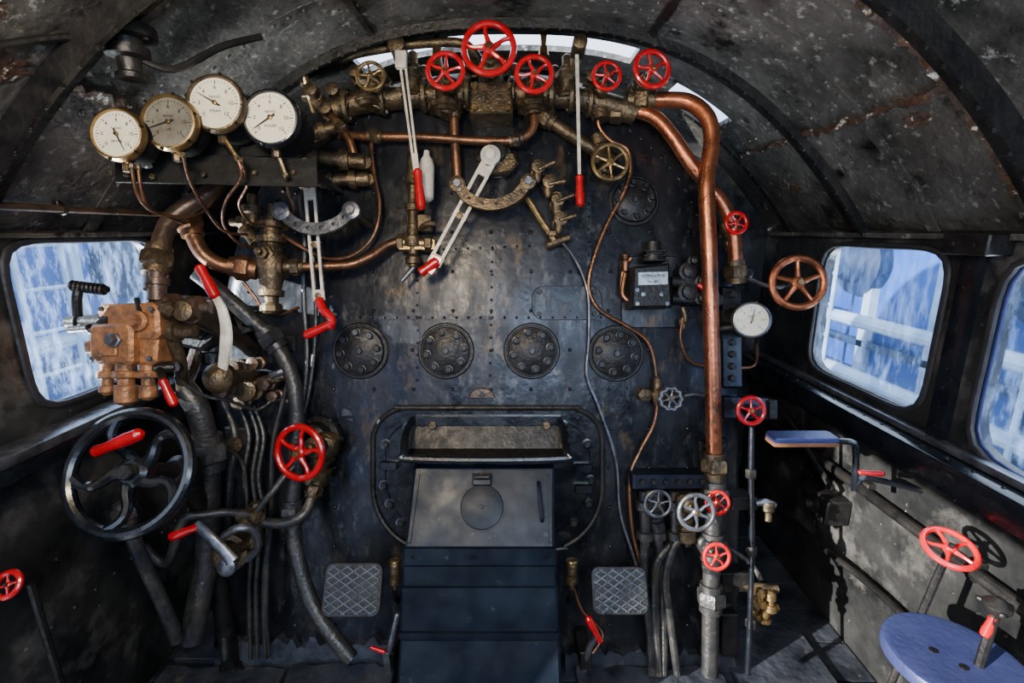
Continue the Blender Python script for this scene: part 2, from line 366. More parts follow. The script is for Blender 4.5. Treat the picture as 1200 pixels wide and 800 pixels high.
patch(-.98,1.0,.05,RUST); patch(1.02,1.3,.03,RUST); patch(1.12,1.98,.03,RUST); patch(-.9,.92,.03,RUST)
# ragged peeled paint along the near rib on the right
vs=[];fs=[]
for i in range(60):
    x=.45+i*.0125; e=.001; dz=(rz(x+e)-rz(x-e))/(2*e); nn=Vector((dz,0,-1)).normalized(); p=Vector((x,1.155,rz(x)))
    vs+=[p+nn*.003,p+nn*random.uniform(.006,.016)+Y*random.uniform(.008,.028)]
for i in range(59): fs.append((2*i,2*i+1,2*i+3,2*i+2))
ob.add(vs,fs,RUST)
ob.done()
ob=Ob('trim_1'); ob.box(Vector((W-.012,.9,1.484)),.02,.016,2.9,ROOF,ax=X,ay=Z); ob.done()
ob=Ob('trim_2'); ob.box(Vector((-W+.012,1.45,1.488)),.02,.012,1.8,ROOF,ax=X,ay=Z); ob.done()
ob=Ob('window_ledge')
ob.box(Vector((W-.046,.9,.875)),.088,.035,2.96,BLK,ax=X,ay=Z); ob.box(Vector((W-.085,.9,.85)),.012,.07,2.96,BLK,ax=X,ay=Z)
ob.box(Vector((W-.02,.9,.905)),.03,.02,2.9,STL,ax=X,ay=Z)
for i in range(24): ob.lathe(Vector((W-.06,.5+i*.078,.892)),Z,[(0,.007),(.005,.002)],BLKM,8)
ob.done()
ob=Ob('window_ledge')
ob.box(Vector((-W+.042,1.47,.975)),.08,.025,1.8,STL,ax=X,ay=Z); ob.box(Vector((-W+.07,1.47,.95)),.01,.06,1.8,BLK,ax=X,ay=Z); ob.done()
# floor
ob=Ob('floor'); ob.add([(-W-.05,YR,-.08),(W+.05,YR,-.08),(W+.05,YF+.05,-.08),(-W-.05,YF+.05,-.08),(-W-.05,YR,-.02),(W+.05,YR,-.02),(W+.05,YF+.05,-.02),(-W-.05,YF+.05,-.02)],[(0,1,2,3),(4,5,6,7),(0,1,5,4),(1,2,6,5),(2,3,7,6),(3,0,4,7)],FLOOR)
y=YR
while y<YF-.05:
    w=random.uniform(.13,.17); x=-W
    while x<W-.02:
        l=min(random.uniform(.5,1.1),W-x)
        ob.prism([(x+.004,y+.004),(x+l-.004,y+.004),(x+l-.004,min(YF,y+w)-.004),(x+.004,min(YF,y+w)-.004)],Vector((0,0,-.02)),X,Y,Z,.02+random.uniform(-.003,0),FLOOR,.003)
        x+=l
    y+=w
ob.done()

# ================================================================ BACKHEAD
out=[(252,778),(250,600),(256,430),(268,330),(290,252),(325,190),(375,141),(440,106),(508,89),(573,84),(640,88),(706,105),(765,141),(812,190),(843,252),(858,330),(864,430),(866,600),(866,778)]
ob=Ob('boiler_backhead')
V2=[Vector((a,b,0)) for a,b in out]; dense=[(v.x,v.y) for v in cat(V2,4)]
n=len(dense); cx,cy=560,470
def ins(a,b,k):
    dx,dy=a-cx,b-cy;l=math.hypot(dx,dy); return cx+dx*(1-k/l),cy+dy*(1-k/l)
rings=[]
rings.append([P(*ins(a,b,16),0) for a,b in dense]); rings.append([P(*ins(a,b,6),-.006) for a,b in dense]); rings.append([P(*ins(a,b,1),-.022) for a,b in dense]); rings.append([P(a,b,-.05) for a,b in dense])
last=[]
for v in rings[-1]:
    w=v.copy(); w.y=2.39; last.append(w)
rings.append(last); vs=[v for r in rings for v in r]; fs=[]
for r in range(len(rings)-1):
    for i in range(n-1): fs.append((r*n+i,r*n+i+1,(r+1)*n+i+1,(r+1)*n+i))
fs.append(tuple(range(n))); ob.add(vs,fs,BACK)
def dome(ob,a,b,r=2.6,h=0,m=BACK):
    rr=K(r); ob.lathe(P(a,b,h)-N*.001,N,[(0,rr),(rr*.5,rr*.85),(rr*.85,rr*.45),(rr*.95,.0005)],m,8)
for k in range(4,len(dense)-4,1):
    a,b=ins(*dense[k],26); dome(ob,a,b,3)
for a in range(300,850,46):
    for b in range(180,770,46):
        dx=(a-557)/300; dy=(b-330)/235 if b<330 else 0
        if dx*dx+dy*dy>.8: continue
        if 430<a<712 and b>470: continue
        dome(ob,a+random.uniform(-1,1),b,2.4,m=BLK)
def strip(ob,p0,p1,w=5,h=.003,m=BACK,riv=True):
    q0,q1=P(*p0,0),P(*p1,0); ob.bar(q0+N*h*.5,q1+N*h*.5,K(w),h,m)
    if riv:
        L=math.hypot(p1[0]-p0[0],p1[1]-p0[1]); k=int(L/14)
        for i in range(k+1): dome(ob,lerp(p0[0],p1[0],i/k),lerp(p0[1],p1[1],i/k),1.8,h)
for a,b in (((577,292),(574,455)),((489,285),(489,445)),((380,372),(845,372)),((735,380),(735,470)),((378,270),(378,470)),((520,292),(620,288)),((744,553),(850,553)),((300,470),(380,470)),((690,180),(690,372))): strip(ob,a,b)
ob.done()
for (a,b) in ((423,411),(523,411),(623,411),(721,414),(742,236)):
    ob=Ob('washout_plug_cover'); R=K(33); o=P(a,b,-.002); r0=R if a!=742 else R*.9
    ob.lathe(o,N,[(0,r0*1.0),(.009,r0*1.0),(.012,r0*.96),(.012,r0*.90),(.006,r0*.88),(.006,r0*.85),(.018,r0*.83),(.020,r0*.80),(.020,r0*.5),(.022,r0*.46),(.022,r0*.05)],BLKM,40)
    rt=random.random()
    for k in range(8):
        q=rt+2*pi*k/8; p=o+(X*math.cos(q)+U*math.sin(q))*r0*.66+N*.019
        ob.lathe(p,N,[(0,r0*.15),(.003,r0*.15),(.004,r0*.1)],BACK,12); ob.nut(p+N*.003,N,r0*.12,.014,BLKM)
    ob.nut(o+N*.021,N,r0*.12,.01,BACK)
    ob.done()
ob=Ob('cover_plate'); o=P(664,355,-.002); ob.prism(rrect(K(82),K(40),K(14)),o,X,U,N,.007,BACK,.002)
for q in (-1,1):
    for w in (-1,1): ob.bolt(o+X*K(32)*q+U*K(13)*w+N*.006,N,K(3),BLKM)
ob.done()
ob=Ob('half_round_lug'); ob.prism([(K(15)*math.cos(t*pi/10),K(12)*math.sin(t*pi/10)) for t in range(11)],P(565,466,0)-N*.002,X,U,N,.012,PIPEB,.003); ob.bolt(P(565,462,.01),N,K(3),BLK); ob.done()
# ================================================================ FIRE DOOR + CHUTE
ob=Ob('firehole_door_plate')
def doorpoly(k=0):
    L,R_,T,B=437+k,706-k,478+k,646-k; pts=[]
    def arc(cx,cy,rx,ry,a0,a1,n=8):
        for i in range(n+1):
            q=math.radians(a0+(a1-a0)*i/n); pts.append((cx+rx*math.cos(q),cy-ry*math.sin(q)))
    arc(R_-42,T+38,42,38,0,90); arc(L+42,T+38,42,38,90,180); arc(L+75,B-75,75,75,180,255); arc(R_-75,B-75,75,75,285,360)
    return pts
ob.plate(doorpoly(0)[::1],-.002,.016,BLK,.004); ob.plate(doorpoly(14),.01,.024,BLK,.004)
dp=doorpoly(0); pts=[P(a,b,.018) for a,b in dp]; ob.tube(pts+[pts[0]],K(3.2,.02),BLKM,8,2)
for (a,b) in ((452,520),(450,568),(470,612),(495,495),(640,492),(688,520),(692,562),(672,612),(660,498),(478,500),(690,590),(457,590)):
    ob.lathe(P(a,b,.022),N,[(0,K(6)),(.003,K(6)),(.004,K(4))],BLK,12); ob.bolt(P(a,b,.025),N,K(4),BLKM)
for (a,b) in ((683,548),(683,572),(456,545)): ob.box(P(a,b,.035),K(20),K(9),.03,BLK); 
ob.done()
ob=Ob('firehole_chute')
secs=[(534,492,646,.03),(541,488,648,.10),(549,485,650,.128),(640,474,650,.225),(643,472,652,.238),(662,470,653,.238),(664,471,652,.230),(686,471,652,.232),(689,469,653,.242),(739,468,655,.25),(742,466,657,.262),(748,466,657,.262),(751,468,656,.255),(868,462,661,.30)]
vs=[];fs=[]
for (b,l,r,h) in secs:
    i=P(l,b,h); j=P(r,b,h); e=.008
    bl=i-N*(h-.01) if b<700 else i-N*.22; br=j-N*(h-.01) if b<700 else j-N*.22
    vs+=[bl,i-N*e,i+X*e,j-X*e,j-N*e,br]
m_=len(secs)
for r in range(m_-1):
    for k in range(5): fs.append((6*r+k,6*r+k+1,6*r+7+k,6*r+6+k))
fs.append(tuple(range(6))); fs.append(tuple(6*(m_-1)+k for k in range(6))[::-1]); ob.add(vs,fs,CHUTE)
def chp(a,b):
    t=(b-549)/(640-549); return P(a,b,.128+(.225-.128)*t)
hn=(chp(600,560)-chp(560,560)).cross(chp(560,560)-chp(560,600)).normalized()
if hn.dot(N)<0: hn=-hn
hb=hn.cross(X).normalized()
o=chp(565,594); R=K(27,.18)
ob.lathe(o-hn*.003,hn,[(0,R),(.010,R),(.010,R*.94),(.014,R*.92),(.015,R*.88),(.015,.001)],CHUTE,40)
ob.box(chp(565,562)+hn*.008,K(22,.15),K(14,.15),.024,CHUTE,ax=X,ay=hb); ob.cyl(chp(556,560)+hn*.024,chp(574,560)+hn*.024,.009,BLKM)
ob.bolt(chp(565,558)+hn*.02,hn,.008,BLKM); ob.bolt(o+hn*.013,hn,.006,BLKM)
ob.tube([chp(631,566),chp(631,568)+hn*.02,chp(633,590)+hn*.024,chp(635,608)+hn*.02,chp(635,610)],.006,CHUTE,8,3)
ob.bar(chp(491,556)+hn*.004,chp(480,636)+hn*.004,.008,.008,CHUTE,n=hn); ob.bar(chp(643,556)+hn*.004,chp(645,636)+hn*.004,.008,.008,CHUTE,n=hn)
for a in (484,640): ob.bolt(P(a,652,.238),N,.006,BLK)
ob.text("0500",P(551,653,.239),X,U,.020,BACK,.001)
ob.done()
ob=Ob('firehole_tray')
def qpan(p,th,m):
    n=(p[1]-p[0]).cross(p[2]-p[0]).normalized(); vs=[v for v in p]+[v+n*th for v in p]
    ob.add(vs,[(3,2,1,0),(4,5,6,7),(0,1,5,4),(1,2,6,5),(2,3,7,6),(3,0,4,7)],m)
qpan([P(484,494,.02),P(662,494,.02),P(660,526,.05),P(478,526,.05)],.006,BLKM)
qpan([P(480,524,.03),P(660,524,.03),P(664,534,.17),P(474,534,.17)],.008,BLKM)
ob.tube([P(484,492,.03),P(476,508,.10),P(474,531,.175),P(478,537,.18),P(570,539,.18),P(660,537,.18),P(664,531,.175),P(661,508,.10),P(655,492,.03)],K(5,.15),BLK,10,4)
qpan([P(484,492,.02),P(474,530,.17),P(476,537,.17),P(478,530,.02)],.006,BLK); qpan([P(657,492,.02),P(664,530,.17),P(662,537,.17),P(658,530,.02)],.006,BLK)
for a in (508,640): ob.nut(P(a,497,.025),N,K(5),.02,BRS)
ob.plate([(486,488),(658,488),(660,498),(484,498)],.016,.04,BLK)
ob.done()
def pedal(a0,a1,b0,b1,h,stem):
    ob=Ob('foot_pedal'); o=P((a0+a1)/2,(b0+b1)/2,h); w=K(a1-a0,h); hh=K(b1-b0,h)
    n=(N*.9+Z*.35).normalized(); a,b=basis(n,U)
    if a.dot(X)<0: a=-a; b=-b
    if b.dot(Z)<0: b=-b
    hh*=1.1
    ob.prism(rrect(w,hh,w*.14),o,a,b,n,.010,BLKM,.002)
    for sgn in (1,-1):
        for k in range(-9,10):
            d=Vector((1,.62*sgn)).normalized(); p=Vector((0,k*hh*.17))
            t0,t1=-9,9
            for (ax,lim) in ((0,w/2*.9),(1,hh/2*.9)):
                u0=(-lim-p[ax])/d[ax]; u1=(lim-p[ax])/d[ax]
                if u0>u1:u0,u1=u1,u0
                t0=max(t0,u0);t1=min(t1,u1)
            if t1-t0>.01:
                q0=o+a*(p.x+d.x*t0)+b*(p.y+d.y*t0)+n*.011; q1=o+a*(p.x+d.x*t1)+b*(p.y+d.y*t1)+n*.011
                ob.bar(q0,q1,.0035,.006,TRD,n=n)
    ob.tube([o,P(*stem,h*.5),P(*stem,-.005)],.012,BLKM,8)
    return ob.done()
pedal(380,448,664,716,.16,(425,690)); pedal(693,758,668,714,.16,(715,690))

# ================================================================ TURRET + TOP VALVES
ob=Ob('steam_turret_manifold')
arc=[P(a,b,.055) for a,b in ((392,128),(430,118),(500,112),(573,110),(650,112),(700,120),(745,133))]
ob.tube(arc,K(13,.05),BRS,16,5)
for a,b in ((408,124),(450,116),(478,114),(498,112),(548,110),(600,110),(645,112),(668,114),(690,118)):
    p=P(a,b,.055); ob.lathe(p-X*.008,X,[(0,K(17)),(.002,K(18)),(.014,K(18)),(.016,K(17))],BRS,20)
    for k in range(6):
        q=2*pi*k/6; ob.nut(p-X*.014+(U*math.cos(q)+N*math.sin(q))*K(14.5),X,K(3),.028,BLKM)
ob.plate([(551,96),(600,96),(601,132),(550,132)],0,.115,BRS,.006)
for a in (556,595):
    for b in (102,127): ob.bolt(P(a,b,.115),N,K(4),BRSL)
for (a,b,w,l) in ((434,112,20,34),(522,118,22,36),(626,118,22,36),(482,100,17,30),(663,102,17,30)):
    ob.lathe(P(a,b+14,.075),U,[(0,K(w)*.55),(K(4),K(w)*.8),(K(8),K(w)*.8),(K(10),K(w)*.5),(K(l)*.6,K(w)*.55),(K(l)*.7,K(w)*.75),(K(l)*.9,K(w)*.75),(K(l),K(w)*.5)],BRS,16)
    ob.nut(P(a,b+12,.075),U,K(w)*.86,K(6),BRS)
    ob.box(P(a,b+8,.05),K(w*1.7),K(10),.05,BRS)
    for q in (-1,1): ob.bolt(P(a+q*w*.65,b+8,.075),N,K(3),BRSL)
for (a,b,r,l) in ((484,84,7,30),(664,86,7,28),(497,92,6,22),(650,92,6,22),(545,95,6,30),(603,94,6,26)):
    ob.lathe(P(a,b+10,.05),U,[(0,K(r)),(K(l*.3),K(r)),(K(l*.32),K(r*1.4)),(K(l*.5),K(r*1.4)),(K(l*.52),K(r*.8)),(K(l),K(r*.8)),(K(l*1.1),K(r*.4))],BRS,6 if r==6 else 14)
ob.lathe(P(637,66,.07),U,[(0,K(6)),(K(10),K(5)),(K(12),K(3)),(K(34),K(4.5)),(K(40),K(1))],BRSL,12)
ob.lathe(P(512,80,.07),U,[(0,K(8)),(K(10),K(6)),(K(30),K(5)),(K(38),K(2))],BRS,12)
for (a,b) in ((400,120),(376,120),(392,140),(412,135),(425,100),(455,105),(590,90),(555,92),(690,105)):
    ob.lathe(P(a,b,.0),N,[(0,K(9)),(.05,K(9)),(.052,K(6)),(.08,K(6)),(.082,K(7.5)),(.095,K(7.5)),(.10,K(3))],BRS,6 if a%2 else 14)
for (x0,y0,x1,y1,r,h) in ((352,183,428,190,9,.10),(372,212,432,210,8,.08),(345,160,392,150,7,.08)):
    p0,p1=P(x0,y0,h),P(x1,y1,h-.03); d=(p1-p0); L=d.length; k=K(r)
    ob.lathe(p0,d,[(0,k*.6),(L*.06,k),(L*.2,k),(L*.21,k*1.35),(L*.3,k*1.35),(L*.31,k*.9),(L*.6,k*.9),(L*.61,k*1.3),(L*.75,k*1.3),(L*.76,k),(L,k)],BRS,16)
    ob.tube([p1,p1-N*(h+.0)],k*.8,BRS,10,smooth=False)
ob.done()
valve('steam_valve',573,57,.23,33,RED,575,112,br=14,rr=.115)
valve('steam_valve',522,83,.22,23.5,RED,522,135,br=10,rr=.13)
valve('steam_valve',626,87,.22,23.5,RED,626,136,br=10,rr=.13)
valve('steam_valve',711,89,.20,18,RED,704,140,br=9,rr=.13)
valve('steam_valve',764,81,.20,23.5,RED,752,130,br=10,rr=.13,n=N+X*.15)
valve('steam_valve',434,89,.18,18,BRSL,440,128,br=9)
valve('steam_valve',715,190,.12,23,BRSL,700,160,bh=.03,br=8,spokes=6,curv=0)

# ================================================================ PIPES
def pipe(name,pts,r,m,nuts=(),seg=12,nm=None):
    ob=Ob(name); V=[P(*p) for p in pts]; rr=K(r,pts[0][2]); ob.tube(V,rr,m,seg,6)
    for i in nuts:
        i=i%len(V); d=(V[min(i+1,len(V)-1)]-V[max(i-1,0)]).normalized()
        ob.nut(V[i]-d*rr*.9,d,rr*1.75,rr*1.8,nm or BRS); ob.lathe(V[i]-d*rr*1.7,d,[(0,rr*1.1),(0.001,rr*1.35),(rr*3.4,rr*1.35),(rr*3.45,rr*1.1)],nm or BRS,14)
    return ob.done()
pipe('copper_steam_pipe',[(752,118,.07),(780,117,.09),(808,120,.11),(829,138,.13),(834,165,.13),(829,200,.13),(828,230,.13),(831,300,.12),(834,400,.11),(836,480,.10),(837,545,.09)],9,COP,nuts=(0,-1),nm=BRS,seg=16)
pipe('copper_steam_pipe',[(722,130,.05),(745,130,.06),(768,138,.08),(788,160,.09),(808,190,.09),(830,218,.08),(850,245,.07),(860,275,.07),(862,318,.05)],8,COP,nuts=(0,-1),seg=16)
pipe('steam_supply_pipe',[(318,112,.02),(345,95,.05),(400,68,.07),(455,56,.08),(510,50,.08),(545,52,.07),(562,70,.06)],5,BRS,nuts=(0,))
pipe('steam_supply_pipe',[(395,148,.03),(405,158,.05),(440,160,.06),(500,161,.06),(560,165,.06),(605,164,.07),(624,152,.07),(626,136,.07)],5,COPD,nuts=(2,5))
pipe('steam_supply_pipe',[(532,128,.06),(533,160,.05),(535,190,.04),(537,222,.03)],6,COPD,nuts=(0,))
pipe('steam_supply_pipe',[(640,138,.05),(660,152,.05),(690,172,.04),(706,182,.03)],7,BRS,nuts=(0,3))
pipe('steam_supply_pipe',[(376,120,.05),(400,150,.06),(412,170,.06),(418,200,.04)],5,COPD,nuts=(1,))
pipe('thin_copper_pipe',[(701,136,.06),(703,150,.05),(716,165,.05),(735,175,.05),(739,200,.04),(730,228,.03),(712,262,.02),(697,300,.02),(690,335,.02),(702,362,.02),(735,382,.02),(760,402,.02),(769,440,.02),(768,490,.02),(750,528,.02),(738,560,.03),(741,620,.04),(750,660,.05),(756,700,.05)],2.4,COPD,seg=8)
pipe('thin_copper_pipe',[(660,285,.04),(672,300,.03),(684,325,.02),(690,352,.02),(690,400,.015),(688,440,.015),(703,480,.02),(722,540,.02),(727,600,.02),(742,650,.04),(754,690,.05)],1.8,STL,seg=8)
pipe('thin_copper_pipe',[(435,165,.05),(438,200,.05),(445,240,.05),(438,275,.05),(415,298,.05),(385,303,.06),(355,290,.08),(330,275,.1)],2.2,COPD,seg=8)
pipe('brake_cylinder_pipe',[(262,205,.25),(250,222,.27),(225,238,.30),(202,255,.32),(190,280,.34),(184,305,.36),(180,340,.38)],9.5,PIPEB,nuts=(5,),seg=14)
pipe('injector_steam_pipe',[(222,262,.2),(226,275,.2),(238,297,.19),(258,310,.17),(285,314,.15)],9,COPD,nuts=(0,-1),nm=COPD,seg=14)
pipe('injector_delivery_pipe',[(345,313,.14),(375,312,.12),(410,310,.10),(435,300,.08),(455,287,.06),(475,281,.05)],5.5,COPD,nuts=(0,-1))
pipe('boiler_feed_pipe',[(230,320,.2),(262,345,.18),(290,370,.15),(318,397,.13),(338,430,.12),(347,470,.12),(347,540,.12),(343,600,.12),(348,650,.13),(365,705,.15),(390,745,.17),(412,772,.18)],9,PIPE,nuts=(3,7),nm=PIPE,seg=14)
pipe('water_suction_pipe',[(215,455,.25),(232,480,.24),(243,530,.22),(244,600,.2),(242,660,.2),(232,710,.22),(225,750,.22)],13,PIPE,nuts=(2,),nm=PIPE,seg=16)
pipe('water_suction_pipe',[(148,600,.42),(160,640,.40),(178,680,.36),(196,720,.33),(208,750,.3)],8,PIPE,nuts=(0,),nm=PIPE,seg=12)
pipe('air_hose',[(170,640,.3),(195,660,.3),(215,610,.3),(240,603,.28),(270,600,.25),(300,605,.2)],5,PIPE,nuts=(-1,),nm=BRS)
pipe('air_hose',[(290,606,.18),(310,612,.18),(338,612,.18),(358,600,.16),(368,575,.12)],6,PIPE,nuts=(0,-1),nm=BRS)
pipe('air_hose',[(300,600,.2),(316,580,.2),(332,560,.18),(345,545,.16)],4,PIPE)
for i,(a,b) in enumerate(((286,292),(296,300),(303,309),(270,262))):
    pipe('conduit_pipe',[(a-8,470,.06),(a+6,510,.07),(a,560,.08),(b+4,620,.08),(b,690,.08),(b+2,772,.09)],2.6 if i<3 else 4,PIPE,seg=8)
pipe('conduit_pipe',[(352,230,.04),(357,280,.04),(356,350,.03),(360,420,.03),(352,500,.03)],3,PIPE,seg=8)
pipe('conduit_pipe',[(367,300,.05),(370,380,.04),(362,460,.04),(345,520,.05)],2.5,PIPE,seg=8)
pipe('conduit_pipe',[(205,440,.3),(235,462,.25),(270,470,.2),(300,480,.12),(318,470,.1)],2.2,PIPE,seg=8)
pipe('conduit_pipe',[(200,460,.3),(225,480,.22),(262,520,.15),(285,545,.1),(290,600,.1)],2.2,PIPE,seg=8)
pipe('conduit_pipe',[(285,330,.12),(300,350,.1),(310,365,.09),(330,368,.08),(350,360,.04)],2.2,COPD,seg=8)
pipe('conduit_pipe',[(272,395,.14),(300,385,.12),(330,400,.1),(338,440,.08),(320,520,.08),(318,600,.08),(312,690,.08),(314,770,.08)],3,PIPE,seg=8)
pipe('conduit_pipe',[(800,372,.06),(798,400,.05),(812,425,.04),(850,430,.03),(884,428,.0),(886,400,.05)],1.8,COPD,seg=8)
pipe('conduit_pipe',[(728,345,.03),(730,320,.03),(740,302,.04)],2.5,COPD,seg=8)
for pts in ([(154,194,.62),(160,225,.60),(175,245,.56),(200,255,.45),(215,262,.35)],[(162,196,.6),(168,230,.58),(185,250,.52),(235,250,.4),(262,215,.3)],
            [(215,182,.58),(222,210,.5),(238,240,.42),(262,270,.3),(290,275,.2)],[(278,185,.5),(283,208,.48),(265,235,.4),(262,262,.3),(280,285,.22),(300,290,.16)],
            [(283,188,.5),(290,215,.42),(280,240,.35),(295,262,.25),(312,262,.15)],[(335,205,.45),(338,225,.35),(345,245,.2),(340,262,.12)]):
    pipe('gauge_capillary_pipe',pts,2.0,COPD,nuts=(0,),seg=8)
ob=Ob('roof_conduit_pipe'); ob.tube([Vector((-W+.07,.6,1.555)),Vector((-W+.07,2.35,1.555))],.010,PIPEB,10,smooth=False)
for y in (.8,1.3,1.75): ob.torus(Vector((-W+.07,y,1.555)),Y,.012,.004,BLKM,16,6); ob.box(Vector((-W+.06,y,1.567)),.012,.02,.014,BLKM,ax=X,ay=Z)
ob.done()

# ================================================================ GAUGES
def gauge(name,a,b,h,Rp,rim,face,ang,n=None,depth=.06,txt='AIR',body=BLKM,stem=None):
    ob=Ob(name); o=P(a,b,h); R=K(Rp,h); n=(n or (C-o).normalized()*.12+N).normalized(); ax,ay=basis(n,U)
    if ax.dot(X)<0: ax=-ax; ay=-ay
    if ay.dot(U)<0: ay=-ay
    ob.lathe(o,-n,[(-.004,R*.93),(.0,R*.96),(depth*.9,R*.94),(depth,R*.8),(depth+.001,.01)],body,36)
    ob.lathe(o-n*.004,n,[(0,R*.98),(.004,R*1.03),(.014,R*1.02),(.02,R*.96),(.021,R*.90),(.012,R*.865),(.010,R*.86)],rim,40)
    ob.lathe(o,n,[(0,R*.87),(.0105,R*.87),(.0107,.001)],face,40)
    fo=o+n*.0112
    for k in range(31):
        q=math.radians(225-270*k/30); d=ax*math.cos(q)+ay*math.sin(q); l=.12 if k%5==0 else .06
        ob.bar(fo+d*R*(.78-l),fo+d*R*.78,R*(.028 if k%5==0 else .016),.0006,INK,n=n)
    for k in range(0,7):
        q=math.radians(225-270*k/6); d=ax*math.cos(q)+ay*math.sin(q); ob.text(str(k*2),fo+d*R*.54,ax,ay,R*.19,INK)
    ob.text(txt,fo-ay*R*.28,ax,ay,R*.13,INK); ob.text('kg/cm2',fo+ay*R*.22,ax,ay,R*.13,INK)
    q=math.radians(ang); d=ax*math.cos(q)+ay*math.sin(q); ob.bar(fo-d*R*.2+n*.003,fo+d*R*.70+n*.003,R*.07,.001,INK,n=n,w1=R*.015)
    ob.lathe(fo,n,[(0,R*.08),(.005,R*.08),(.006,R*.03)],BRSL,12)
    for k in range(6):
        qq=2*pi*k/6+.3; ob.lathe(o+(ax*math.cos(qq)+ay*math.sin(qq))*R*1.0+n*.012,n,[(0,R*.05),(.006,R*.05),(.008,R*.02)],body,8)
    if stem:
        q0=o-ay*R*.95-n*.02; ob.nut(q0-ay*.02,ay,.011,.024,BRS); ob.tube([q0,P(*stem)],.006,BRSL,8,smooth=False)
    return ob.done()
gauge('pressure_gauge',141,159,.60,30,BRSL,FACE,-65,txt='BRAKE',body=MATB,stem=(154,194,.62))
gauge('pressure_gauge',201,145,.56,32,BRSL,FACEO,200,txt='AIR',body=MATB,stem=(215,182,.58))
gauge('pressure_gauge',255,123,.53,33,BRS,FACE,150,txt='STEAM',depth=.10,body=MATB,stem=(278,185,.5))
gauge('pressure_gauge',319,140,.50,33,BLK,FACE,215,txt='BOILER',depth=.12,body=MATB,stem=(335,205,.45))
gauge('pressure_gauge',880,375,.12,21,STL,FACE,75,n=(N+X*-.25),depth=.07,txt='',body=BRS)
ob=Ob('gauge_mounting_bracket')
ob.bar(P(135,196,.50),P(372,203,.40),.075,.006,MATB); ob.bar(P(135,160,.49),P(362,150,.37),.14,.006,MATB)
ob.tube([P(355,200,.39),P(385,215,.25),P(400,225,-.005)],.012,BLKM,8); ob.tube([P(330,180,.38),P(370,170,.25),P(390,160,-.01)],.012,BLKM,8)
for (a,b) in ((150,205),(180,207),(240,205),(300,203),(345,203)): ob.nut(P(a,b,.51-(a-150)*.0005),N,.007,.008,BRS)
for g in ((141,159,.60),(201,145,.56),(255,123,.53),(319,140,.50)):
    o=P(*g)-N*.055; ob.tube([o,o-N*.03-U*.03,P(g[0]+16,185,g[2]-.12)],.014,BLKM,8)
ob.done()
ob=Ob('whistle_lever_knob'); ob.lathe(P(345,56,.15)-Z*.004,Z+N*.1,[(0,K(16,.15)),(.004,K(18,.15)),(.012,K(18,.15)),(.018,K(12,.15)),(.024,K(3))],STL,24)
ob.tube([P(345,58,.15),P(355,80,.12),P(362,110,.06),P(368,130,-.01)],K(3.5),BRSL,8); ob.nut(P(360,102,.07),U,K(8),.02,BRS); ob.nut(P(364,118,.03),U,K(11),.03,BRS); ob.done()
ob=Ob('roof_lamp_socket'); o=Vector((-.84,1.16,rz(-.84)-.015))
ob.lathe(o+Vector((0,0,.02)),-Z,[(0,.06),(.022,.06),(.026,.035),(.04,.033),(.042,.042),(.06,.042),(.065,.024),(.09,.022),(.095,.03),(.105,.03),(.11,.012)],BLKM,18)
for k in range(4): ob.bolt(o+Vector((.045*math.cos(k*pi/2),.045*math.sin(k*pi/2),0)),-Z,.007,BLKM)
ob.tube([o-Z*.03,o+Vector((.06,.05,-.05)),o+Vector((.14,.12,.02)),o+Vector((.2,.2,.07))],.008,BLKM,8)
ob.tube([o-Z*.03,o+Vector((-.05,-.08,-.03)),o+Vector((-.12,-.2,-.09))],.008,BLKM,8); ob.done()

# ================================================================ INJECTOR
ob=Ob('steam_injector'); o=P(318,368,.13); k=K(1,.13)
ob.lathe(o,U,[(0,9*k),(2*k,11*k),(12*k,11*k),(13*k,8*k),(20*k,8*k),(21*k,14*k),(28*k,14*k),(29*k,11*k),(42*k,14*k),(58*k,17*k),(66*k,17*k),(76*k,12*k),(82*k,11*k),(83*k,16*k),(90*k,16*k),(91*k,10*k),(100*k,9*k),(101*k,13*k),(108*k,13*k),(110*k,6*k),(128*k,5*k)],BRS,24)
ob.nut(o+U*2*k,U,13*k,9*k,BRS,8)
for (a0,a1,r) in ((284,312,9),(325,348,8)):
    ob.cyl(P(a0,313,.13),P(a1,313,.13),r*k,BRS)
    for a in (a0,a0+6): ob.lathe(P(a,313,.13),X,[(0,13*k),(4*k,13*k)],BRS,18)
ob.nut(P(344,313,.13),X,11*k,8*k,BRS)
ob.lathe(P(318,300,.13),N,[(0,10*k),(16*k,10*k),(17*k,7*k),(24*k,7*k),(25*k,4*k),(32*k,4*k)],BRS,6)
ob.lathe(P(300,285,.13),(X*-.6+U*.8),[(0,7*k),(14*k,7*k),(16*k,9*k),(22*k,9*k),(24*k,4*k)],BRS,12)
ob.tube([P(318,300,.12),P(318,300,-.01)],8*k,BRS,10,smooth=False)
ob.lathe(P(296,262,.11),U,[(0,8*k),(10*k,8*k),(12*k,12*k),(20*k,12*k),(22*k,6*k),(34*k,6*k)],BRS,14)
ob.cyl(P(270,260,.11),P(345,262,.11),5*k,BRS); ob.nut(P(280,260,.11),X,9*k,9*k,BRS); ob.nut(P(330,261,.11),X,9*k,9*k,BRS)
ob.done()
ob=Ob('water_gauge_cock'); k=K(1,.07)
ob.lathe(P(484,318,.06),U,[(0,5*k),(8*k,5*k),(9*k,9*k),(16*k,9*k),(20*k,6*k),(28*k,6*k),(29*k,11*k),(40*k,11*k),(42*k,7*k),(70*k,6*k),(71*k,9*k),(78*k,9*k),(80*k,6*k),(100*k,6*k),(102*k,9*k),(110*k,8*k),(150*k,6*k),(151*k,4*k)],BRS,16)
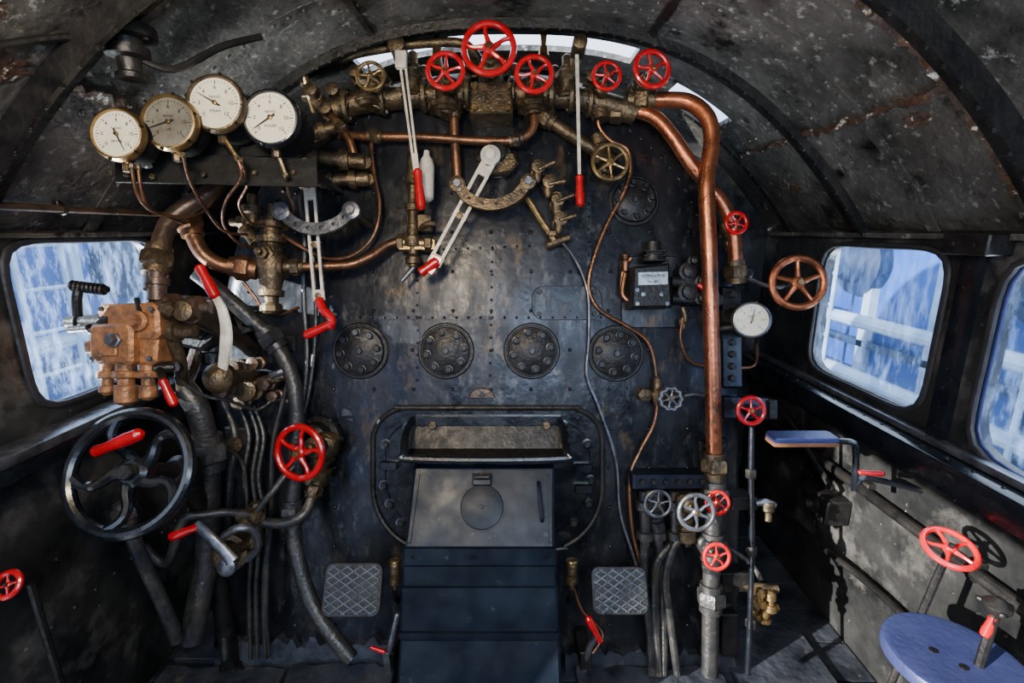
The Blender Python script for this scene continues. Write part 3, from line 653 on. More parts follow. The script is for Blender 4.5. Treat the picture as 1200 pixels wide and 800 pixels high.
ob.cyl(P(466,284,.06),P(508,286,.06),7*k,BRSL); ob.nut(P(498,286,.06),X,10*k,9*k,BRS); ob.nut(P(466,284,.06),X,10*k,8*k,BRS)
ob.tube([P(485,284,.06),P(485,284,-.01)],7*k,BRS,10,smooth=False)
ob.lathe(P(500,236,.10),U,[(0,4*k),(3*k,8*k),(40*k,9*k),(48*k,7*k),(52*k,4*k),(58*k,3*k)],WHT,16)
ob.tube([P(492,268,.08),P(500,262,.12),P(510,262,.12)],3*k,BRS,8); ob.grip(P(470,330,.09),P(486,312,.08),3*k,STL)
ob.box(P(492,262,.05),30*k,20*k,.03,BRS); ob.box(P(490,288,.05),44*k,12*k,.05,BRSL)
ob.done()
ob=Ob('try_cocks'); 
for i,(a,b) in enumerate(((630,203),(652,240),(655,262),(642,220))):
    k=K(1,.05); ob.lathe(P(a,b,-.003),N,[(0,8*k),(.02,8*k),(.022,5*k),(.05,5*k),(.052,8*k),(.075,8*k),(.078,4*k)],BRS,14)
    ob.lathe(P(a,b+12,.055),U,[(0,3*k),(6*k,6*k),(14*k,6*k),(20*k,4*k),(26*k,5*k),(28*k,2*k)],BRS,12)
    ob.grip(P(a,b-4,.07),P(a+22,b-14+i*2,.08),3*k,BRS)
ob.tube([P(618,232,.04),P(634,258,.04),P(650,282,.04)],K(4),BRSL,10); ob.nut(P(648,278,.04),U,K(8),.02,BRS)
ob.cyl(P(640,288,.03),P(668,278,.03),K(5),BRS); ob.tube([P(655,283,.03),P(655,283,-.01)],K(5),BRS,8,smooth=False)
ob.done()

# ================================================================ LEVERS
def slotlever(ob,p0,p1,w,m,t=.008):
    d=(p1-p0).normalized(); q=N.cross(d).normalized(); L=(p1-p0).length
    for sgn in (-1,1): ob.bar(p0+q*sgn*w*.38,p1+q*sgn*w*.34,w*.22,t,m)
    for e,l in ((p0,.16),(p1-d*L*.08,.08),(p0+d*L*.52,.04)): ob.bar(e-d*L*.01,e+d*L*l,w*.98,t*1.05,m)
    for t_ in (.04,.54,.96): ob.lathe(p0+d*L*t_+N*t*.5,N,[(0,w*.25),(.004,w*.25),(.005,w*.15)],BRS,12)
def quadrant(ob,pts,h,w,m,hb=-.005):
    V=cat([P(a,b,h) for a,b in pts],5); n=len(V); vs=[];fs=[]; t=.012
    for i in range(n):
        d=(V[min(i+1,n-1)]-V[max(i-1,0)]).normalized(); q=N.cross(d).normalized()*K(w/2,h)
        vs+=[V[i]-q-N*t/2,V[i]-q*.9+N*t/2,V[i]+q*.9+N*t/2,V[i]+q-N*t/2]
    for i in range(n-1):
        for k in range(4): fs.append((4*i+k,4*i+(k+1)%4,4*i+4+(k+1)%4,4*i+4+k))
    fs+=[(0,1,2,3),(4*n-4,4*n-3,4*n-2,4*n-1)]; ob.add(vs,fs,m)
    for p in (V[0],V[-1]): 
        ob.lathe(p-N*.008,N,[(0,K(w*.62)),(.018,K(w*.62)),(.02,K(w*.5))],m,16); ob.nut(p+N*.010,N,K(w*.35),.01,STL); ob.tube([p,p-N*(h-hb)],K(w*.3),BRS,8,smooth=False)
    for p in V[2:-2:3]: ob.lathe(p+N*t*.5,N,[(0,K(2)),(.003,K(2)),(.004,K(1))],BLKM,8)
ob=Ob('regulator_lever')
ob.lathe(P(582,187,-.003),N,[(0,K(24)),(.02,K(24)),(.024,K(20)),(.05,K(17)),(.052,K(12)),(.08,K(11)),(.085,K(5))],BLKM,28)
for k in range(6):
    q=2*pi*k/6; ob.bolt(P(582,187,.018)+(X*math.cos(q)+U*math.sin(q))*K(20),N,K(4),BLKM)
ob.plate([(562,180),(602,178),(608,190),(598,202),(566,204)],.03,.06,BRS,.006)
quadrant(ob,((536,216),(550,233),(576,240),(602,232),(619,213)),.125,14,BRS)
slotlever(ob,P(575,186,.10),P(508,310,.11),K(17,.1),WHT)
ob.lathe(P(575,184,.09),N,[(0,K(11)),(.02,K(11)),(.024,K(8)),(.035,K(5)),(.036,K(2))],WHT,18)
ob.grip(P(492,320,.115),P(514,305,.115),K(6),RED); ob.bar(P(513,300,.115),P(502,320,.115),K(14,.1),.012,RED,w1=K(10,.1))
ob.done()
ob=Ob('reversing_lever')
slotlever(ob,P(362,212,.16),P(374,352,.17),K(14,.16),WHT); ob.lathe(P(362,211,.14),N,[(0,K(12)),(.02,K(13)),(.03,K(9)),(.045,K(5)),(.046,K(2))],BRS,18)
quadrant(ob,((330,248),(348,263),(372,268),(396,261),(412,247)),.19,15,STL)
ob.tube([P(362,211,.14),P(362,211,-.03)],K(9),BRS,12,smooth=False)
ob.tube([P(374,350,.175),P(378,362,.18),P(389,374,.18),P(386,384,.18)],K(5,.18),RED,10,4); ob.grip(P(391,378,.18),P(356,394,.19),K(5.5,.18),RED); ob.done()
ob=Ob('whistle_lever')
for dx in (-3,3): ob.bar(P(471+dx,68,.14),P(488+dx*.7,200,.16),K(2.6,.15),.006,WHT)
ob.bar(P(486,180,.16),P(488,200,.16),K(7,.15),.007,WHT); ob.lathe(P(471,68,.07),N,[(0,K(9)),(.085,K(9)),(.09,K(5))],BRS,14); ob.box(P(470,70,.15),K(12),K(18),.02,WHT)
ob.grip(P(489,198,.165),P(494,246,.17),K(5.5,.15),RED); ob.tube([P(471,68,.08),P(478,100,.05)],K(6),BRS,8,smooth=False); ob.done()
ob=Ob('whistle_lever')
ob.bar(P(676,64,.14),P(679,210,.16),K(4,.15),.006,WHT,w1=K(3.5,.15)); ob.lathe(P(676,66,.07),N,[(0,K(8)),(.085,K(8)),(.09,K(4))],BRS,14)
ob.grip(P(679,205,.16),P(680,242,.165),K(5,.15),RED); ob.tube([P(676,68,.08),P(668,100,.05)],K(6),BRS,8,smooth=False); ob.done()
ob=Ob('injector_lever')
ob.grip(P(233,311,.34),P(254,350,.34),K(6.5,.34),RED)
ob.tube([P(251,346,.34),P(260,362,.34),P(265,385,.33),P(264,410,.32),P(258,448,.3)],[K(3.4),K(5),K(6),K(4)],WHT,10,5,flat=.5)
ob.lathe(P(262,442,.27),N,[(0,K(14)),(.03,K(15)),(.05,K(11)),(.06,K(5))],BRS,16)
ob.tube([P(262,442,.28),P(290,440,.15),P(300,440,-.02)],K(7),BRS,10)
ob.done()
ob=Ob('drain_cock_cluster'); k=K(1,.12)
for (a,b,r,h) in ((300,455,14,.14),(285,430,10,.16),(272,455,10,.2),(320,448,9,.12),(308,425,8,.12),(292,470,9,.12),(330,462,7,.1)):
    ob.lathe(P(a,b,h-.05),N,[(0,r*k),(.03,r*k),(.032,r*.7*k),(.06,r*.7*k),(.062,r*.9*k),(.07,r*.9*k),(.073,r*.3*k)],PIPEB if r!=14 else BRS,14 if r!=9 else 6)
ob.cyl(P(255,460,.14),P(335,440,.1),6*k,BRS); ob.tube([P(300,455,.1),P(300,455,-.01)],10*k,BRS,10,smooth=False)
ob.lathe(P(318,440,.12),(X+U*.35),[(0,5*k),(8*k,4*k),(24*k,3*k),(30*k,2*k)],STL,10); ob.done()
ob=Ob('distributor_valve'); k=K(1,.2)
ob.plate([(205,345),(250,348),(256,395),(235,412),(208,405)],.05,.18,BLKM,.01)
ob.lathe(P(232,380,.17),N,[(0,18*k),(.02,18*k),(.024,13*k),(.05,12*k),(.052,7*k),(.07,6*k)],BLKM,20)
ob.lathe(P(270,385,.05),N,[(0,22*k),(.03,22*k),(.034,17*k),(.06,16*k),(.062,9*k),(.08,9*k)],BLKM,22)
for q in range(6): ob.bolt(P(270,385,.08)+(X*math.cos(q*1.047)+U*math.sin(q*1.047))*19*k,N,3*k,BRS)
ob.lathe(P(250,425,.1),U,[(0,12*k),(12*k,12*k),(14*k,16*k),(24*k,16*k),(26*k,9*k)],BLKM,18)
ob.tube([P(270,385,.06),P(290,385,-.01)],10*k,BLKM,10,smooth=False)
ob.tube([P(235,400,.12),P(225,430,.15),P(215,455,.25)],8*k,PIPEB,10); ob.done()

# ================================================================ DRIVER'S BRAKE VALVE (orange casting)
ob=Ob('driver_brake_valve'); h=.42; k=K(1,h)
ob.plate([(103,384),(106,380),(150,378),(154,384),(154,424),(150,428),(110,426),(103,418)],h-.10,h+.01,ORG,.008)
ob.plate([(112,362),(116,356),(176,354),(184,360),(186,392),(180,398),(116,398),(112,392)],h-.12,h-.01,ORG,.008)
ob.plate([(150,392),(180,390),(184,396),(182,424),(176,428),(152,428)],h-.10,h-.02,ORG,.008)
ob.plate([(98,400),(106,398),(108,414),(99,414)],h-.05,h,ORG,.004)
ob.lathe(P(134,398,h+.01),N,[(0,9*k),(.006,9*k),(.008,7*k),(.02,6*k)],STL,6)
ob.lathe(P(164,376,h-.01),N,[(0,12*k),(.012,12*k),(.016,8*k),(.03,6*k)],ORG,16)
ob.box(P(128,412,h+.012),20*k,10*k,.012,ORG)
for (a,b) in ((108,388),(110,420),(148,422),(176,420),(178,362),(120,362),(148,384)): ob.bolt(P(a,b,h),N,3.2*k,STL)
for (a,l,r) in ((148,46,11),(174,40,9),(126,34,8)):
    ob.lathe(P(a,426,h-.05),-U,[(0,r*k),(8*k,r*k),(9*k,r*1.25*k),(15*k,r*1.25*k),(16*k,r*.8*k),(26*k,r*.8*k),(27*k,r*1.1*k),(l*k,r*1.1*k),((l+4)*k,r*.6*k)],ORG,16)
    ob.nut(P(a,436,h-.05),-U,r*1.35*k,7*k,ORG)
ob.lathe(P(190,360,h-.06),X,[(-10*k,12*k),(10*k,14*k),(11*k,17*k),(18*k,17*k),(19*k,11*k),(34*k,11*k),(35*k,14*k),(48*k,14*k),(50*k,8*k),(60*k,7*k)],PIPEB,18)
ob.lathe(P(188,388,h-.06),X,[(-8*k,10*k),(14*k,11*k),(15*k,14*k),(22*k,14*k),(23*k,9*k),(44*k,9*k),(46*k,6*k)],BRS,18)
ob.lathe(P(200,362,h-.03),N,[(0,10*k),(.02,10*k),(.03,6*k)],BRS,6); ob.lathe(P(222,365,h-.05),N,[(0,12*k),(.03,12*k),(.034,8*k)],BRS,14)
ob.lathe(P(88,377,h-.03),X,[(-8*k,7*k),(4*k,8*k),(5*k,6*k),(12*k,6*k),(13*k,9*k),(28*k,9*k),(30*k,11*k),(46*k,11*k),(48*k,6*k)],BLKM,14)
ob.cyl(P(80,386,h-.01),P(104,384,h-.01),4*k,BLKM)
ob.tube([P(91,370,h+.02),P(90,350,h+.03),P(92,338,h+.03)],5*k,BLKM,10)
for i in range(8): ob.torus(P(86+i*5,335+i*.6,h+.03),X,5*k,1.8*k,BLKM,14,6)
ob.tube([P(84,335,h+.03),P(126,339,h+.03)],4*k,BLKM,8,smooth=False)
ob.lathe(P(184,338,h-.04),U,[(-14*k,10*k),(4*k,10*k),(5*k,13*k),(12*k,13*k),(13*k,9*k),(20*k,9*k)],PIPEB,16)
ob.tube([P(225,368,h-.06),P(250,380,.25),P(285,400,.08),P(295,410,-.01)],12*k,PIPEB,12)
ob.tube([P(200,390,h-.06),P(210,420,.32),P(215,455,.25)],8*k,BRS,12)
ob.tube([P(160,350,h-.02),P(165,372,h)],3*k,BLKM,8,smooth=False)
ob.done()
ob=Ob('brake_cock_handle'); ob.tube([P(186,430,.36),P(190,440,.38),P(193,450,.4)],K(5,.4),BLKM,8); ob.grip(P(190,444,.4),P(205,476,.4),K(5.5,.4),RED); ob.cyl(P(178,432,.37),P(205,430,.34),K(7,.4),BLKM); ob.tube([P(204,430,.35),P(212,430,.30)],K(5),BLKM,8,smooth=False); ob.done()

# ================================================================ BIG HAND WHEELS LEFT
ob=Ob('reverser_handwheel'); o=P(152,553,.52); n=(N+X*.02+Z*.28).normalized(); R=K(76,.52)
wheel(ob,o,n,R,BLK,BLKM,rr=.095,spokes=5,curv=.9,dish=.12,rot=.4,hub=.24)
ob.tube([o-n*.02,o-n*.16,o-n*.2+Vector((0,.05,-.05))],.022,BLKM,14); ob.lathe(o-n*.16,-n,[(0,.03),(.02,.045),(.06,.045),(.07,.03)],BLKM,18)
ob.grip(P(110,530,.545),P(167,507,.57),K(7.5,.52),RED)
base=o-n*.19; ob.tube([base,base+Vector((-.02,.1,-.25)),Vector((base.x-.03,base.y+.12,.0))],.028,BLKM,12); ob.lathe(Vector((base.x-.03,base.y+.12,-.002)),Z,[(0,.07),(.012,.07),(.016,.04),(.04,.034)],BLKM,20)
ob.done()
valve('blower_valve',351,530,.20,34,RED,368,562,bh=.06,br=14,rr=.115,n=N*1.0-X*.25)
ob=Ob('valve_flange_housing'); ob.lathe(P(376,514,-.003),N+X*-.2,[(0,K(28)),(.02,K(28)),(.025,K(22)),(.06,K(20)),(.07,K(14)),(.085,K(14))],BLKM,24)
for kk in range(6): ob.bolt(P(376,514,.02)+(X*math.cos(kk*1.047)+U*math.sin(kk*1.047))*K(24),N,K(3.5),BLKM)
ob.done()
ob=Ob('air_valve_lever'); k=K(1,.3)
ob.lathe(P(285,635,.10),N,[(0,16*k),(.06,18*k),(.062,24*k),(.085,24*k),(.09,18*k),(.12,14*k),(.13,8*k)],BRS,22)
ob.tube([P(262,628,.25),P(280,618,.25),P(298,622,.22),P(302,640,.2),P(290,655,.18)],5*k,STL,10)
ob.tube([P(230,613,.30),P(245,628,.31),P(262,645,.31),P(272,658,.31)],[5*k,7*k,7*k,9*k],STL,12,5,flat=.6)
ob.lathe(P(268,662,.30),N,[(0,11*k),(.015,11*k),(.02,8*k)],STL,14); ob.grip(P(234,616,.30),P(198,630,.31),5.5*k,RED)
ob.tube([P(285,635,.12),P(285,640,-.01)],10*k,BRS,10,smooth=False); ob.nut(P(300,605,.16),U,9*k,18*k,BRS); ob.lathe(P(300,600,.16),-U,[(0,7*k),(30*k,9*k),(34*k,11*k),(42*k,11*k)],BRS,14)
ob.tube([P(262,650,.27),P(285,640,.18)],7*k,BRS,10,smooth=False)
ob.done()
ob=Ob('junction_box'); ob.plate([(262,500),(292,502),(292,545),(264,545)],-.003,.07,BLKM,.006); ob.lathe(P(278,520,.07),N,[(0,K(9)),(.02,K(9)),(.022,K(6))],BRS,14)
ob.plate([(318,392),(345,392),(345,412),(318,412)],-.003,.03,BLKM,.004); ob.done()
ob=Ob('damper_handwheel'); o=P(9,685,.72); wheel(ob,o,(N+Z*.5),K(17,.72),RED,BLKM,rr=.2,spokes=4,curv=.1)
ob.tube([o,o-(N+Z*.5).normalized()*.05,Vector((o.x-.01,o.y+.07,0))],.008,BLKM,8,smooth=False); ob.lathe(Vector((o.x-.01,o.y+.07,-.002)),Z,[(0,.04),(.01,.04),(.014,.015),(.03,.012)],BLKM,14); ob.done()

# ================================================================ RIGHT HAND SIDE FITTINGS
ob=Ob('lubricator_pump'); k=K(1,.08)
ob.plate([(728,300),(792,300),(800,384),(728,384)],-.003,.012,BACK,.003)
ob.plate([(742,312),(785,308),(788,360),(740,361)],.01,.11,BLKM,.008)
ob.plate([(748,319),(783,318),(783,333),(748,334)],.109,.114,PLATE,.001); ob.text("LUBRICATOR",P(765.5,323,.115),X,U,.013,INK); ob.text("No 482",P(765.5,330,.115),X,U,.012,INK)
for i in range(5): ob.box(P(765,300+i*2.6-4,.07),(26-i%2*6)*k,1.6*k,.07,BLKM)
ob.lathe(P(765,306,.07),U,[(0,14*k),(6*k,14*k),(7*k,9*k),(22*k,9*k),(24*k,5*k)],BLKM,16)
for (a,b,r) in ((797,322,11),(797,345,12),(812,333,8),(812,352,8),(803,310,7)):
    ob.lathe(P(a,b,.0),N,[(0,r*k),(.08,r*k),(.082,r*.7*k),(.10,r*.7*k),(.104,r*.3*k)],BLKM,14)
ob.cyl(P(786,330,.06),P(826,332,.06),7*k,BLKM); ob.cyl(P(786,350,.06),P(818,352,.06),6*k,BLKM)
for (a,b) in ((746,340),(753,345),(774,345),(781,356),(746,356)): ob.bolt(P(a,b,.11),N,3*k,STL)
ob.lathe(P(733,318,.04),U,[(0,4*k),(12*k,5*k),(14*k,3*k),(20*k,5*k),(22*k,2*k)],COPD,12); ob.tube([P(733,320,.04),P(730,345,.04),P(742,355,.05)],3*k,COPD,8)
ob.tube([P(800,360,.06),P(803,372,.06),P(800,385,.05)],3*k,BRS,8); ob.nut(P(801,380,.05),U,6*k,.02,BRS); ob.grip(P(818,333,.1),P(834,344,.12),4*k,RED)
ob.done()
ob=Ob('slide_bracket_column')
ob.plate([(846,335),(868,335),(870,455),(848,455)],-.03,.05,BLK,.006)
for b in range(345,455,14): ob.bolt(P(858,b,.05),N,K(4),BLKM)
ob.plate([(842,345),(848,345),(848,358),(842,358)],.03,.08,BLKM); ob.cyl(P(842,385,.05),P(872,382,.08),K(6),BLKM); ob.done()
valve('isolating_valve',863,261,.12,14,RED,860,290,bh=.05,br=8,rr=.16)
ob=Ob('sanding_handwheel'); o=P(935,331,.22); wheel(ob,o,N-X*.12,K(33,.22),COP,BRSL,rr=.13,spokes=5,curv=.05)
n=(N-X*.12).normalized()
ob.tube([o,o-n*.08,o-n*.1-X*.05,P(866,322,.02)],.007,STL,8); ob.lathe(P(866,322,-.03),N,[(0,K(9)),(.05,K(9)),(.06,K(6))],BLKM,12); ob.done()
ob=Ob('water_cock_handwheel'); o=P(786,467,.10); wheel(ob,o,N,K(15,.1),STL,BRS,rr=.18,spokes=6,curv=0,wav=.06,wn=10)
ob.tube([o,P(786,467,-.003)],K(4),BRS,8,smooth=False); ob.cyl(P(748,460,.03),P(800,465,.03),K(5),BRS); ob.lathe(P(752,461,-.003),N,[(0,K(8)),(.05,K(8)),(.055,K(4))],BRS,6); ob.lathe(P(770,462,-.003),N,[(0,K(9)),(.05,K(10)),(.06,K(6))],BRS,14)
ob.tube([P(798,465,.03),P(815,462,.03),P(835,466,.04)],K(2),STL,8); ob.lathe(P(770,475,.03),U,[(0,K(4)),(K(8),K(6)),(K(30),K(5)),(K(34),K(2))],BRS,12); ob.done()
ob=Ob('bracket_box_valve'); ob.plate([(846,464),(902,466),(902,492),(846,490)],-.05,.06,BLK,.006)
ob.bar(P(902,468,.05),P(902,490,.05),.03,.05,BLKM)
o=P(880,481,.17); wheel(ob,o,N,K(18,.17),RED,BRSL,rr=.15,spokes=5,curv=.05); ob.tube([o,P(880,481,.05)],K(3.5),STL,8,smooth=False); ob.nut(P(880,481,.06),N,K(8),.03,BLKM)
ob.tube([P(881,500,.12),P(880,560,.12),P(881,640,.12),P(879,720,.13),P(876,790,.14)],K(3),BLK,10); ob.tube([P(881,503,.12),P(881,492,.03)],K(3),BLK,8,smooth=False)
for b in (560,650,735): ob.nut(P(880,b,.122),U,K(6),.03,BLKM)
ob.done()
ob=Ob('valve_block'); ob.plate([(742,556),(852,556),(853,572),(742,573)],-.003,.09,CHUTE,.005)
for a in range(752,850,14): ob.bolt(P(a,564,.09),N,K(3.5),BLKM)
ob.plate([(820,515),(852,513),(853,556),(822,556)],-.003,.05,BACK,.004)
for (a,b) in ((828,522),(846,521),(846,548)): ob.bolt(P(a,b,.05),N,K(3.5),BLKM)
for (a,r) in ((756,7),(772,6),(792,7),(806,6)):
    ob.lathe(P(a,575,.06),-U,[(0,K(r)),(K(10),K(r)),(K(11),K(r*1.5)),(K(18),K(r*1.5)),(K(19),K(r)),(K(45),K(r*.9)),(K(46),K(r*1.4)),(K(54),K(r*1.4)),(K(55),K(r*.8)),(K(62),K(r*.8))],PIPE,14)
    ob.nut(P(a,590,.06),-U,K(r*1.6),K(7),PIPE)
for pts,r in (([(756,625,.06),(754,680,.06),(762,740,.07),(764,790,.08)],5),([(772,630,.06),(776,690,.06),(778,740,.07),(778,790,.08)],4.5),([(792,635,.06),(770,660,.07),(768,720,.07),(772,790,.08)],5),([(806,625,.07),(790,640,.08),(780,680,.08),(786,730,.08),(794,790,.08)],4.5)):
    ob.tube([P(*p) for p in pts],K(r),PIPE,10,5)
ob.done()
pipe('feed_riser_pipe',[(837,545,.09),(837,580,.09),(835,640,.09),(833,700,.09),(832,790,.09)],9.5,PIPE,nuts=(1,2,3),nm=PIPE,seg=16)
valve('feed_valve',771,590,.16,17,STL,772,620,bh=.07,bm=PIPE,br=7,spokes=5)
valve('feed_valve',816,600,.20,23,STL,805,632,bh=.08,bm=BRS,br=9,spokes=6)
valve('feed_valve',841,589,.17,15,RED,838,610,bh=.08,bm=BRS,br=7,rr=.15)
valve('feed_valve',840,652,.20,17,RED,835,672,bh=.09,bm=PIPE,br=8,rr=.14)
ob=Ob('brass_cock_cluster'); k=K(1,.1)
for (a,b,l) in ((890,700,22),(903,705,26),(896,722,16),(884,715,20)):
    ob.lathe(P(a,b-l/2,.1),-U,[(0,3*k),(3*k,6*k),(l*.4*k,6*k),(l*.42*k,4*k),(l*.6*k,4*k),(l*.62*k,7*k),(l*.9*k,7*k),(l*k,4*k)],BRSL,12)
ob.cyl(P(850,683,.06),P(912,690,.08),5*k,BRS); ob.plate([(846,672),(878,672),(878,694),(846,694)],0,.08,BLKM,.004); ob.cyl(P(880,708,.1),P(912,712,.1),4*k,BRSL); ob.tube([P(885,590,.1),P(896,588,.1),P(908,592,.1)],4*k,STL,8); ob.lathe(P(900,588,.1),-U,[(0,7*k),(10*k,7*k),(12*k,4*k),(22*k,4*k)],BRS,12); ob.plate([(858,583),(888,583),(888,598),(858,598)],0,.1,BLKM,.004)
ob.tube([P(850,640,.02),P(880,660,.06),P(892,680,.1)],3*k,PIPE,8); ob.plate([(846,720),(866,720),(866,770),(846,770)],-.01,.06,BLKM,.004)
ob.done()
for a in (463,670):
    ob=Ob('oil_cup'); k=K(1,.12); ob.lathe(P(a,690,.12),U,[(0,3*k),(6*k,3*k),(7*k,7*k),(14*k,7*k),(15*k,5*k),(18*k,6*k),(30*k,6.5*k),(34*k,5*k),(35*k,3*k)],BRS,16); ob.torus(P(a,657,.12),U,6*k,1.2*k,BRSL,18,6)
    ob.tube([P(a,688,.12),P(a,700,.08),P(a+(4 if a<500 else -4),705,-.003)],3*k,BLKM,8); ob.done()
ob=Ob('floor_lever'); ob.grip(P(704,752,.17),P(688,722,.18),K(4.5,.17),RED); ob.tube([P(700,745,.17),P(690,760,.15),P(684,785,.13)],K(3.5),STL,8); ob.plate([(680,765),(694,765),(694,785),(680,785)],.0,.15,BLKM,.004); ob.done()
ob=Ob('floor_lever'); ob.grip(P(466,718,.2),P(456,765,.2),K(4,.17),STL); ob.grip(P(434,758,.2),P(452,764,.2),K(2.5,.17),RED); ob.bar(P(452,764,.2),P(456,790,.16),K(7),.01,STL); ob.plate([(450,765),(462,765),(462,785),(450,785)],.0,.16,BLKM,.004); ob.done()
pipe('thin_copper_pipe',[(672,688,.04),(682,715,.06),(697,730,.08),(706,745,.1),(694,765,.12)],1.8,COPD,seg=8)

# --- right wall items
ob=Ob('folding_arm_rest')
o=P(940,511,.22); ob.prism(rrect(.20,.06,.008,2),o-Z*.01,X,Y,Z,.016,BLUE,.003); ob.prism(rrect(.20,.06,.008,2),o-Z*.022,X,Y,Z,.014,WOOD,.002)
p1=P(985,514,.24); ob.tube([o+Vector((.05,0,-.02)),p1+Vector((.03,0,-.01)),P(1003,530,.24),P(1001,575,.24)],.010,BLK,8,3)
ob.tube([P(1001,572,.24),P(1015,560,.24),Vector((W+.0,P(1001,575,.24).y,P(1001,575,.24).z))],.009,BLK,8,3)
ob.grip(P(1006,553,.26),P(1037,555,.28),.009,RED)
ob.done()
ob=Ob('wall_conduit')
ob.tube([Vector((W-.03,.5,.62)),Vector((W-.03,2.3,.62))],.018,BLKM,10,smooth=False); ob.tube([Vector((W-.03,.5,.33)),Vector((W-.03,1.3,.33)),Vector((W-.05,1.7,.30)),Vector((W-.05,2.3,.28))],.012,BLKM,10)
for y in (.7,1.1,1.5,1.9): ob.box(Vector((W-.014,y,.62)),.026,.06,.03,BLKM,ax=X,ay=Z)
ob.box(Vector((W-.046,1.65,.48)),.09,.10,.16,BLKM,ax=X,ay=Z,ch=.006); ob.lathe(Vector((W-.08,1.65,.48)),-X,[(0,.035),(.02,.035),(.025,.02),(.05,.018)],BLKM,16)
ob.tube([Vector((W-.02,2.2,.75)),Vector((W-.06,1.9,.70)),Vector((W-.06,1.6,.56))],.012,BLKM,8)
ob.done()
ob=Ob('sun_visor_bracket'); ob.box(Vector((W-.037,1.27,1.465)),.07,.055,.13,BLKM,ax=X,ay=Z,ch=.004); ob.bolt(Vector((W-.07,1.24,1.465)),-X,.008,BLKM); ob.bolt(Vector((W-.07,1.30,1.465)),-X,.008,BLKM); ob.done()
ob=Ob('window_pillar_moulding'); ob.box(Vector((W-.013,1.295,1.18)),.024,.54,.05,BLK,ax=X,ay=Z,ch=.004)
for i in range(9): ob.bolt(Vector((W-.024,1.295,.95+i*.057)),-X,.004,BLKM)
ob.done()
def ray(px,py,d): return P(px,py,D-d)
ob=Ob('tender_brake_handwheel'); o=ray(1113,642,1.18); n=(Z*.84-Y*.34-X*.1).normalized(); wheel(ob,o,n,.060,RED,BLKM,rr=.12,spokes=5,curv=.1)
foot=Vector((o.x-.08,o.y+.04,0)); ob.tube([o,foot.lerp(o,.7),foot],.009,BLKM,10,smooth=False); ob.lathe(foot-Z*.002,Z,[(0,.05),(.012,.05),(.016,.02),(.05,.016)],BLKM,16); ob.done()
ob=Ob('valve_spindle'); o=ray(1168,712,1.05); ob.lathe(o-Z*.01,Z,[(0,.02),(.01,.026),(.02,.026),(.03,.014),(.036,.006)],BLKM,16); ob.grip(o-Z*.02,o-Z*.075-X*.012,.010,RED); ob.tube([o-Z*.01,Vector((o.x-.02,o.y,0))],.010,BLKM,8,smooth=False)
for q in (0,2.1,4.2): ob.grip(o,o+Vector((math.cos(q),math.sin(q),.1))*.035,.006,BLKM)
ob.lathe(Vector((o.x-.02,o.y,-.002)),Z,[(0,.035),(.01,.035),(.014,.014)],BLKM,14); ob.done()
ob=Ob('driver_stool'); o=ray(1120,772,1.10); R=.138
ob.lathe(o-Z*.012,Z,[(-.012,R*.96),(-.01,R),(.010,R),(.016,R*.97),(.017,R*.9),(.012,R*.6),(.010,.001)],BLUE,56)
for (dx,dy) in ((.0,-.02),(-.03,.025)):
    ob.lathe(o+Vector((dx,dy,-.003)),Z,[(0,.009),(.003,.009),(.0035,.006)],BLKM,16)
ob.cyl(Vector((o.x,o.y,.02)),o-Z*.012,.028,BLKM); ob.lathe(Vector((o.x,o.y,-.002)),Z,[(0,.13),(.015,.13),(.02,.05),(.06,.034)],BLKM,28)
ob.lathe(o-Z*.05,Z,[(0,.03),(.02,.08),(.03,.1)],BLKM,24); ob.torus(Vector((o.x,o.y,.16)),Z,.1,.008,BLKM)
for q in range(3): ob.tube([Vector((o.x,o.y,.16)),Vector((o.x+.1*math.cos(q*2.1),o.y+.1*math.sin(q*2.1),.16))],.007,BLKM,8,smooth=False)
ob.done()
ob=Ob('deck_step_plates')
def dplate(x0,x1,y0,y1,z,t=.012,m=FLOOR):
    n=14; pts=[(x0,y0),(x1,y0)]+[(lerp(x1,x0,i/n),y1+random.uniform(-.012,.008)) for i in range(n+1)]
    ob.prism(pts,Vector((0,0,z)),X,Y,Z,t,m,.002)
dplate(-1.2,-.78,.95,1.36,-.002,.03); dplate(-.76,-.40,1.0,1.36,-.002,.04); dplate(.22,.72,1.0,1.36,-.002,.03); dplate(.76,1.1,1.05,1.6,-.002,.015); dplate(-1.2,-.9,1.4,1.8,-.002,.02)
ob.done()
ob=Ob('foundation_ring_skirt')
pts=[(250,752)]
for i in range(40): pts.append((250+i*5.4,752+random.uniform(-6,5)+(8 if i%9<3 else 0)))
ob.plate(pts+[(462,790),(250,790)],-.003,.03,FLOOR,.002)
pts=[(662+i*5.2,765+random.uniform(-6,5)) for i in range(39)]
ob.plate(pts+[(866,790),(662,790)],-.003,.03,FLOOR,.002); ob.done()

